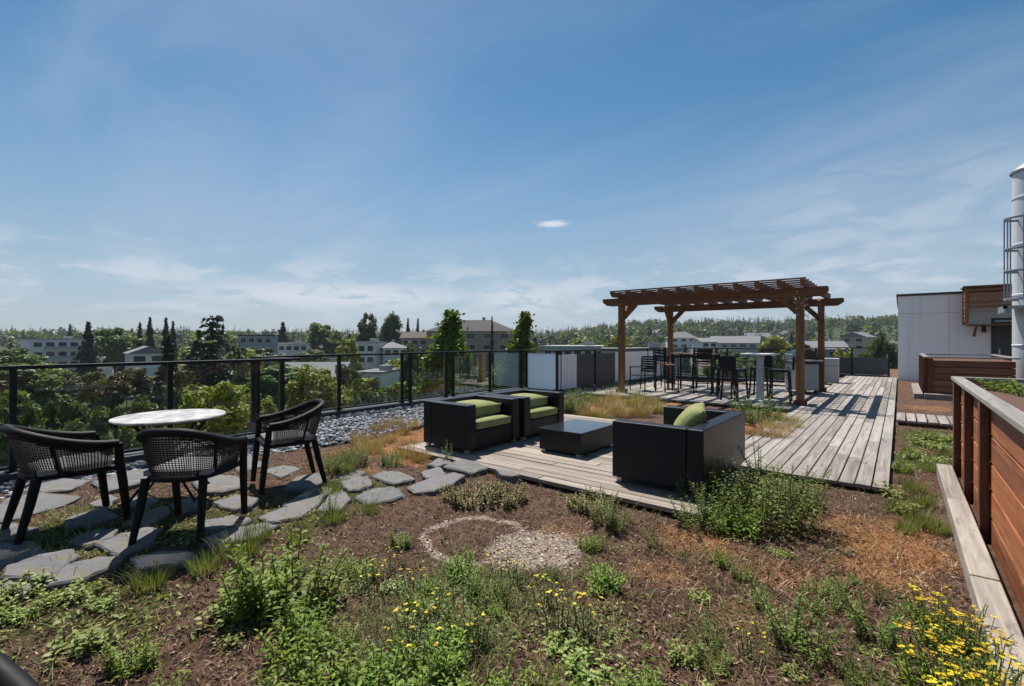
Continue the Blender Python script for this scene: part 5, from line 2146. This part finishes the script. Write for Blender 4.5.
def tree(kind, px, topy, d, wpx=None, label=None, group=None, h=None, name=None, zb=None):
    """tree whose top shows at topy; its foot is on the terrain"""
    x, y = polar(px, d)
    zg = float(terrain_z(x, y)) if zb is None else zb
    if h is None:
        ztop = EYE + (HY - topy) * d / F
        h = max(2.0, ztop - zg)
    if kind[:5] in ('round', 'near_', 'shrub'):
        h *= 1.06
    base_w = {'round': .62, 'near': .62, 'popla': .24, 'spruc': .40, 'narro': .27, 'pine': .55, 'shrub': 1.0}[kind[:5] if kind[:4] != 'pine' and kind[:4] != 'near' else kind[:4]]
    sxy = h if wpx is None else (wpx * d / F) / base_w
    p = tree_proto(kind)
    rz = rnd.uniform(0, 6.28) if kind != 'poplar' else YAW
    if kind not in USED:
        USED.add(kind)
        o = p
        del o['proto']
        o.location = (x, y, zg); o.rotation_euler = (0, 0, rz); o.scale = (sxy, sxy, h)
        o['label'] = label
    else:
        o = dup(p, (x, y, zg), rz, label, None, (sxy, sxy, h))
    nm = {'poplar': 'poplar_tree', 'spruce': 'spruce_tree', 'narrow_spruce': 'spruce_tree', 'pine': 'pine_tree', 'shrub': 'shrub'}.get(kind, 'leafy_tree')
    o.name = name or nm
    if group:
        o['group'] = group
    elif 'group' in o:
        del o['group']
    return o


def window_grid(m_parent, W, z0, floors, fh, n, y, ww=1.2, wh=1.35, mtl='pane'):
    for f in range(floors):
        for k in range(n):
            x = -W / 2 + W * (k + .5) / n
            zc = z0 + f * fh + fh * .52
            b = MB(); b.box(x - ww / 2, y - .05, zc - wh / 2, x + ww / 2, y - .004, zc + wh / 2)
            o = b.build('window', M[mtl], m_parent)
            b = MB()
            e = .09
            b.box(x - ww / 2 - e, y - .08, zc + wh / 2, x + ww / 2 + e, y - .004, zc + wh / 2 + e)
            b.box(x - ww / 2 - e, y - .08, zc - wh / 2 - e, x + ww / 2 + e, y - .004, zc - wh / 2)
            b.box(x - ww / 2 - e, y - .08, zc - wh / 2, x - ww / 2, y - .004, zc + wh / 2)
            b.box(x + ww / 2, y - .08, zc - wh / 2, x + ww / 2 + e, y - .004, zc + wh / 2)
            b.build('frame', M['h_white'], o)


def house(label, px, topy, d, wpx, wall='h_white', roof='roof_grey', kind='gable', depth=None, floors=2, nwin=4, turn=0.0, name='house', group=None, balcony=False, eave_frac=.35):
    x, y = polar(px, d)
    zg = float(terrain_z(x, y)) - .4
    W = wpx * d / F
    D = depth or min(W * .8, 12)
    ztop = EYE + (HY - topy) * d / F
    H = ztop - zg
    t = thing(name, label, 'house' if name == 'house' else 'building', (x, y, zg), math.atan2(-(x), y) + turn, group)
    rise = 0.0 if kind == 'flat' else min(W * .22, 3.2)
    E = H - rise
    fh = 2.9
    b = MB(); b.box(-W / 2, -D / 2, 0, W / 2, D / 2, E); b.build('wall', M[wall], t)
    o = .45
    if kind == 'flat':
        b = MB(); b.box(-W / 2 - .2, -D / 2 - .2, E, W / 2 + .2, D / 2 + .2, E + .35)
        r = b.build('roof', M[roof], t)
        b = MB(); b.box(W * .12, -1, E + .35, W * .12 + 1.8, 1.2, E + 1.3); b.build('roof_unit', M['h_grey'], r)
    elif kind == 'gable':
        b = MB()
        hw, hd = W / 2 + o, D / 2 + o
        b.add([(-hw, -hd, E - .1), (hw, -hd, E - .1), (hw, hd, E - .1), (-hw, hd, E - .1), (-hw, 0, E + rise), (hw, 0, E + rise)],
              [(3, 2, 1, 0), (0, 1, 5, 4), (2, 3, 4, 5), (0, 4, 3), (1, 2, 5)])
        r = b.build('roof', M[roof], t)
        b = MB(); b.box(W * .2, .4, E + rise * .3, W * .2 + .7, 1.1, E + rise + .7); b.build('chimney', M['h_grey'], r)
    elif kind == 'front':
        b = MB()
        hw, hd = W / 2 + o, D / 2 + o
        b.add([(-hw, -hd, E - .1), (hw, -hd, E - .1), (hw, hd, E - .1), (-hw, hd, E - .1), (0, -hd, E + rise), (0, hd, E + rise)],
              [(3, 2, 1, 0), (0, 1, 4), (1, 2, 5, 4), (2, 3, 5), (3, 0, 4, 5)])
        r = b.build('roof', M[roof], t)
    else:
        b = MB()
        hw, hd = W / 2 + o, D / 2 + o
        k = max(.3, hw - hd * .9)
        b.add([(-hw, -hd, E - .1), (hw, -hd, E - .1), (hw, hd, E - .1), (-hw, hd, E - .1), (-k, 0, E + rise), (k, 0, E + rise)],
              [(3, 2, 1, 0), (0, 1, 5, 4), (1, 2, 5), (2, 3, 4, 5), (3, 0, 4)])
        r = b.build('roof', M[roof], t)
        b = MB(); b.box(k * .5, .4, E + rise * .4, k * .5 + .8, 1.2, E + rise + .8); b.build('chimney', M['h_grey'], r)
    fl = min(floors, max(1, int(E / fh)))
    z0 = E - fl * fh
    window_grid(t, W * .94, z0, fl, fh, nwin, -D / 2, min(2.3, W / nwin * .62))
    if balcony:
        for f in range(fl):
            b = MB(); zb = z0 + f * fh
            b.box(-W * .3, -D / 2 - 1.3, zb - .12, W * .3, -D / 2 - .085, zb + .05)
            q = b.build('balcony', M['h_white'], t)
            b = MB(); b.box(-W * .3, -D / 2 - 1.3, zb + .05, W * .3, -D / 2 - 1.24, zb + 1.0); b.build('balcony_rail', M['h_grey'], q)
    return t


def city():
    # --- buildings one can tell apart
    house('pale grey apartment block with rows of dark windows at far left', 57, 340, 150, 46, 'h_white', 'roof_pale', 'flat', 14, 4, 5, R(10), 'apartment_building', balcony=True)
    house('low white house with long grey roof right of the big dark spruce', 101, 352, 160, 22, 'h_white', 'roof_grey', 'hip', 9, 1, 3, R(-10))
    house('white house with grey front gable below the twin spruces', 146, 346, 120, 30, 'h_white', 'roof_grey', 'front', 12, 1, 2, R(5))
    house('white building with a pale flat roof among trees at left', 49, 385, 95, 30, 'h_white', 'roof_pale', 'flat', 12, 1, 3, R(15), 'flat_building')
    house('blue grey modern flat roofed house right of the big pine', 259, 336, 150, 30, 'h_blue', 'roof_dark', 'flat', 12, 3, 4, R(-8), 'flat_building')
    house('white low commercial building right of the blue grey house', 290, 344, 170, 42, 'h_white', 'roof_pale', 'flat', 14, 2, 6, R(-12), 'flat_building')
    house('brown roofed bungalow beside the white commercial building', 320, 342, 190, 30, 'h_tan', 'roof_brown', 'hip', 10, 1, 3, R(10))
    house('wide low building with pale grey roof seen through the glass railing', 316, 362, 95, 62, 'h_grey', 'roof_grey', 'gable', 16, 1, 6, R(-15), 'low_building')
    house('white stucco house left of the twin round trees', 368, 343, 130, 26, 'h_white', 'roof_pale', 'flat', 12, 3, 3, R(-15), 'flat_building')
    house('white stucco house with dark windows under the twin round trees', 392, 342, 135, 24, 'h_white', 'roof_grey', 'hip', 11, 3, 3, R(10))
    house('pale grey house seen low through the railing left of poplar', 378, 372, 90, 26, 'h_white', 'roof_grey', 'flat', 10, 2, 2, R(-20), 'flat_building')
    house('large tan apartment building with dark hipped roof between the two poplars', 474, 320, 135, 84, 'h_tan', 'roof_dark', 'hip', 16, 2, 5, R(-6), 'apartment_building')
    house('brown roofed wing left of the large tan apartment building', 417, 332, 150, 26, 'h_tan', 'roof_brown', 'gable', 12, 2, 3, R(-6), 'house')
    house('long low pale roofed building left of front left pergola post', 578, 347, 110, 60, 'h_grey', 'roof_pale', 'flat', 16, 1, 6, R(-8), 'low_building')
    house('grey flat building behind the white parapet panels', 640, 350, 80, 70, 'h_grey', 'roof_grey', 'flat', 14, 1, 6, R(0), 'low_building')
    house('white house on the slope above the brown bar table', 681, 332, 260, 26, 'h_white', 'roof_grey', 'hip', 10, 2, 3, R(15))
    house('grey roofed long building behind the pergola', 735, 336, 230, 44, 'h_grey', 'roof_grey', 'gable', 14, 1, 5, R(-5), 'low_building')
    house('cream house left of the long grey roofed building', 704, 338, 200, 16, 'h_white', 'roof_grey', 'gable', 10, 1, 2, R(25))
    house('grey house in trees on the hillside under pergola beam', 757, 333, 330, 22, 'h_grey', 'roof_grey', 'gable', 10, 2, 3, R(5))
    house('rose coloured house with grey roof right of rear pergola post', 858, 332, 200, 22, 'h_pink', 'roof_grey', 'front', 10, 2, 2, R(-20))
    house('pale house on the ridge left of the white rooftop building', 893, 341, 180, 12, 'h_white', 'roof_grey', 'hip', 9, 2, 2, R(10))
    house('blue grey long shed roof right of the barbecue', 822, 341, 130, 34, 'h_blue', 'roof_grey', 'gable', 12, 1, 4, R(12), 'low_building')
    for i, (px, ty, d, w) in enumerate(((200, 337, 420, 12), (452, 338, 300, 14), (610, 330, 480, 13), (660, 330, 420, 12), (706, 325, 560, 14), (735, 324, 620, 12), (770, 326, 600, 12), (842, 333, 420, 12), (640, 336, 300, 16),
                                        (790, 331, 420, 14), (345, 338, 330, 14), (18, 341, 330, 14))):
        house('small distant house among the trees of the hillside', px, ty, d, w, ['h_white', 'h_grey', 'h_tan'][i % 3], ['roof_grey', 'roof_dark', 'roof_brown'][i % 3], 'gable', 9, 1, 2, rnd.uniform(-.5, .5), 'house', 'distant hillside houses')
    # --- trees one can tell apart
    tree('spruce', 88, 322, 110, 24, 'tall dark spruce right of the far left apartment block')
    tree('narrow_spruce', 140, 322, 140, 10, 'left and shorter of the twin spruces above the gabled house')
    tree('narrow_spruce', 150, 317, 140, 12, 'right and taller of the twin spruces above the gabled house')
    tree('narrow_spruce', 166, 317.5, 130, 12, 'slim spruce left of the big pine, taller of its pair')
    tree('narrow_spruce', 173, 321, 135, 10, 'slim spruce left of the big pine, shorter of its pair')
    tree('spruce', 168, 336, 62, 38, 'broad dark spruce rising behind the rail left of the big pine')
    tree('pine', 213, 314, 46, 70, 'big ragged pine rising above the left railing')
    tree('pine', 238, 345, 50, 50, 'dark pine crowding the right side of the big ragged pine')
    tree('near_light', 212, 384, 20, 96, 'yellow green tree behind the round table')
    tree('near_light', 318, 366, 27, 66, 'bright yellow green tree behind the right dining chair')
    tree('near_light', 262, 398, 22, 60, 'lower yellow green tree just left of the right dining chair')
    tree('round_brown_0', 128, 366, 60, 54, 'bronze leaved tree seen through the left glass panel')
    tree('round_brown_0', 344, 362, 60, 34, 'bronze leaved tree behind the first post of far railing')
    tree('poplar', 432, 303, 29, 62, 'tall poplar with leaning tip behind the two left armchairs')
    tree('poplar', 512, 306, 38, 42, 'second tall poplar left of the frosted panel')
    tree('round_mid_0', 458, 328, 33, 40, 'rounder tree growing against the tall poplar')
    tree('round_light_0', 496, 362, 42, 34, 'pale green tree low between the two poplars')
    tree('round_mid_1', 325, 320, 175, 36, 'large round leafy tree above the white commercial building')
    tree('round_dark_0', 368, 314, 150, 24, 'left of the twin round dark trees on the skyline')
    tree('round_dark_1', 391, 313.5, 150, 24, 'right of the twin round dark trees on the skyline')
    tree('round_light_0', 348, 337, 105, 26, 'yellow green tree above the bronze tree of far railing')
    tree('round_mid_0', 115, 328, 135, 46, 'broad mid green tree between tall dark spruce and twin spruces')
    tree('round_light_1', 620, 336, 85, 40, 'yellow green tree between the two left pergola posts')
    tree('round_light_1', 776, 337, 110, 36, 'light green tree left of the front right pergola post')
    tree('near_light', 846, 350, 30, 36, 'yellow green tree behind the end of the walkway railing')
    tree('round_dark_1', 884, 336, 70, 26, 'dark tree against the left edge of white rooftop building')
    tree('round_mid_1', 871, 338, 85, 22, 'mid green tree left of the dark tree by white building')
    tree('narrow_spruce', 408, 318, 170, 8, 'thin spruce just right of the twin round trees')
    tree('narrow_spruce', 418, 318, 175, 7, 'thinnest spruce above the brown roofed wing')
    tree('spruce', 283, 322, 210, 20, 'dark spruce above the white commercial building')
    tree('spruce', 70, 324, 230, 9, 'slim spruce above the far left apartment block')
    tree('narrow_spruce', 492, 316, 112, 6, 'thin spruce before the roof of tan apartment building')
    # --- lower trees right under the railing
    g = random.Random(12)
    GL = 'trees below the left railing'
    kinds = ['round_dark_0', 'round_dark_1', 'round_mid_0', 'round_mid_1', 'spruce', 'pine', 'round_brown_0', 'shrub']
    for px, ty, d, w, k in ((10, 392, 32, 70, 'round_mid_0'), (45, 405, 28, 60, 'round_dark_0'), (80, 398, 36, 60, 'round_dark_1'), (110, 412, 25, 60, 'round_dark_0'), (150, 398, 40, 50, 'round_dark_1'), (185, 372, 52, 50, 'round_dark_0'), (60, 372, 80, 40, 'round_dark_1'),
                            (28, 364, 95, 36, 'round_mid_1'), (95, 372, 75, 30, 'round_mid_0'), (160, 380, 45, 40, 'pine'), (-20, 396, 30, 70, 'round_dark_0'), (-60, 380, 40, 70, 'round_mid_0'), (245, 384, 36, 46, 'round_dark_1'),
                            (300, 392, 34, 46, 'round_dark_0'), (352, 386, 40, 34, 'round_dark_1'), (372, 386, 44, 48, 'round_dark_1'), (392, 384, 50, 44, 'round_mid_0'), (355, 372, 55, 24, 'round_mid_1'), (412, 372, 38, 30, 'round_dark_0'),
                            (478, 372, 46, 34, 'round_dark_1'), (505, 375, 40, 30, 'round_mid_0'), (540, 352, 70, 40, 'round_mid_1'), (415, 345, 60, 30, 'round_dark_1'), (470, 355, 55, 36, 'round_mid_0'), (530, 340, 75, 30, 'round_mid_0'),
                            (392, 392, 33, 44, 'round_mid_1'), (428, 385, 32, 40, 'round_mid_0'), (0, 420, 20, 90, 'round_dark_1'), (130, 425, 18, 80, 'round_mid_0'), (70, 428, 19, 80, 'round_dark_0'), (-70, 420, 20, 90, 'round_mid_1')):
        lb = {'shrub': 'grey green shrub mass low beyond the far glass railing', 'pine': 'dark pine low behind the left glass railing'}.get(k, 'dark leafy tree below the glass railing on the left' if 'dark' in k else 'mid green leafy tree below the glass railing on the left')
        tree(k, px, ty, d, w, lb, GL)
    # --- mid distance and hillside, each its own object
    GM = 'trees of the neighbourhood in the middle distance'
    LBL = {'round_mid_0': 'mid green leafy tree among the houses in the middle distance', 'round_mid_1': 'mid green leafy tree among the houses in the middle distance',
           'round_dark_0': 'dark green leafy tree among the houses in the middle distance', 'round_dark_1': 'dark green leafy tree among the houses in the middle distance',
           'round_light_0': 'yellow green leafy tree among the houses in the middle distance', 'round_light_1': 'yellow green leafy tree among the houses in the middle distance',
           'spruce': 'dark spruce among the houses in the middle distance', 'narrow_spruce': 'slim dark spruce among the houses in the middle distance'}
    ks = ['round_mid_0', 'round_mid_1', 'round_dark_0', 'round_dark_1', 'round_light_0', 'round_light_1', 'spruce', 'narrow_spruce', 'round_mid_0', 'round_dark_1', 'spruce']
    boxes = [(30, 82, 150, 352), (130, 165, 120, 357), (243, 275, 150, 343), (268, 312, 170, 346), (285, 347, 95, 367), (354, 405, 130, 346), (414, 522, 115, 334), (545, 680, 80, 351), (705, 760, 220, 340), (846, 870, 200, 344)]
    cnt = 0
    while cnt < 255:
        px = g.uniform(-160, 930) if cnt % 8 else g.uniform(930, 1250)
        d = 62 * (480 / 62) ** g.random()
        k = g.choice(ks)
        x, y = polar(px, d)
        h = g.uniform(7, 12) if 'round' in k else g.uniform(9, 15)
        top = float(terrain_z(x, y)) + h
        ty = HY - (top - EYE) * F / d
        if ty < 325 + (0 if px < 560 else -4):
            continue
        if any(a - 10 < px < c + 10 and d < dd + 14 and (ty < yy or d > dd - 12) for a, c, dd, yy in boxes):
            continue
        w = g.uniform(.8, 1.15) * h * (.95 if 'round' in k else .42)
        tree(k, px, 0, d, w * F / d, LBL[k], GM, h=h)
        cnt += 1


city()


def forest():
    """the far wooded ridge, one mass"""
    g = np.random.default_rng(77)
    lbD, lbC, lbE = LB(), LB(), LB()
    n = 6200
    th = g.uniform(-R(62), R(62), n)
    d = 230 + 670 * g.random(n) ** .75
    X = np.tan(th) * d * .75; Yv = d
    x = X * CA - Yv * SA; y = X * SA + Yv * CA
    z = terrain_z(x, y)
    clus = vn3.fbm(x, y, .012, 3)
    for i in range(n):
        if clus[i] < .36:
            continue
        con = g.random() < np.clip((vn2.fbm(x[i], y[i], .01, 2) - .3) * 2.6, .1, .9)
        h = (5 + 8 * g.random() ** 1.4) * (1.3 if con else 1)
        if con:
            k = 44
            t = g.random(k) ** .8
            r = (1 - t) * h * .17 * g.uniform(.5, 1.1, k) + .15
            a = g.uniform(0, 6.28, k)
            C = np.stack([x[i] + r * np.cos(a), y[i] + r * np.sin(a), z[i] + .1 * h + t * h * .9], 1)
            A = np.stack([np.cos(a), np.sin(a), np.full(k, -.5)], 1) * (.09 * h * (1.25 - t))[:, None]
            B = np.stack([-np.sin(a), np.cos(a), np.zeros(k)], 1) * (.07 * h * (1.25 - t))[:, None]
            lbC.quads(C, A, B)
        else:
            k = 52
            D = rand_dirs(k, -.8, 1, g)
            rr = g.uniform(.5, 1.0, k) * (1 + .3 * np.sin(3 * np.arctan2(D[:, 1], D[:, 0]) + i))
            C = np.array([x[i], y[i], z[i] + h * .58]) + D * rr[:, None] * np.array([h * .36, h * .36, h * .4])
            N = unit(D + g.normal(0, .5, (k, 3))); A = unit(np.cross(N, rand_dirs(k, -1, 1, g))); B = np.cross(N, A)
            s = h * g.uniform(.07, .14, k)
            (lbD if i % 5 < 2 else lbE).quads(C, A * s[:, None], B * s[:, None])
    tag(lbE.build('far_woods', M['leaf_dark']), 'darker leafy woods mixed through the far ridge', 'woods', kind='stuff')
    tag(lbD.build('far_woods', M['leaf_mid']), 'distant leafy woods covering the far ridge', 'woods', kind='stuff')
    tag(lbC.build('far_conifer_woods', M['needle']), 'distant conifers standing along the far ridge', 'woods', kind='stuff')


forest()


def cars():
    def car(mt, label, px, d, turn):
        x, y = polar(px, d)
        z = float(terrain_z(x, y)) + .05
        t = thing('parked_car', label, 'car', (x, y, z), turn, 'cars in the lot at far left')
        side = [(-2.15, .35), (-2.2, .75), (-1.95, .95), (-1.35, 1.0), (-.75, 1.42), (.55, 1.45), (1.2, 1.0), (2.0, .88), (2.2, .65), (2.15, .35)]
        b = MB(); n = len(side)
        b.add([(p, -.86, q) for p, q in side] + [(p, .86, q) for p, q in side],
              [tuple(range(n)), tuple(range(2 * n - 1, n - 1, -1))] + [(i, n + i, n + (i + 1) % n, (i + 1) % n) for i in range(n)])
        b.build('body', mt, t, False, .08)
        for s in (-1, 1):
            b = MB(); yy = s * .865
            q = [(-1.15, 1.02), (-.72, 1.36), (.5, 1.38), (.98, 1.02)]
            b.add([(p, yy, z_) for p, z_ in q] + [(p, yy + s * .012, z_) for p, z_ in q], [(0, 1, 2, 3), (7, 6, 5, 4), (0, 4, 5, 1), (1, 5, 6, 2), (2, 6, 7, 3), (3, 7, 4, 0)])
            b.build('side_window', M['pane'], t)
            for wx in (-1.35, 1.35):
                b = MB(); b.tube([(wx, s * .70, .33), (wx, s * .90, .33)], .33, 16); b.build('wheel', M['tyre'], t, True)
    lot = MB()
    x, y = polar(2, 128)
    P = [polar(-40, 118), polar(30, 118), polar(32, 150), polar(-46, 150)]
    zs = [float(terrain_z(*p)) + .03 for p in P]
    lot.add([(P[i][0], P[i][1], zs[i]) for i in range(4)], [(0, 1, 2, 3)])
    tag(lot.build('car_park', M['asphalt']), kind='structure')
    car(M['car_white'], 'white parked car nearest the left edge in the distant lot', -2, 124, R(20))
    car(M['car_white'], 'white parked car behind another in the distant lot', 8, 130, R(25))
    car(M['car_grey'], 'silver parked car in the distant lot at far left', 3, 138, R(20))
    car(M['car_red'], 'red parked car beyond the pale grey roof of the wide low building', 334, 112, R(40))


cars()


def haze():
    b = MB(); b.box(-1100, -700, -40, 900, 1300, 75)
    m, t = mat('thin_summer_haze')
    v = t.n('ShaderNodeVolumePrincipled')
    v.inputs['Color'].default_value = (0.80, 0.88, 1.0, 1)
    v.inputs['Density'].default_value = 0.00016
    out = t.n('ShaderNodeOutputMaterial')
    t.l(v.outputs[0], out.inputs['Volume'])
    tag(b.build('haze', m), 'thin pale haze over the far wooded ridge', 'haze', kind='stuff')


haze()
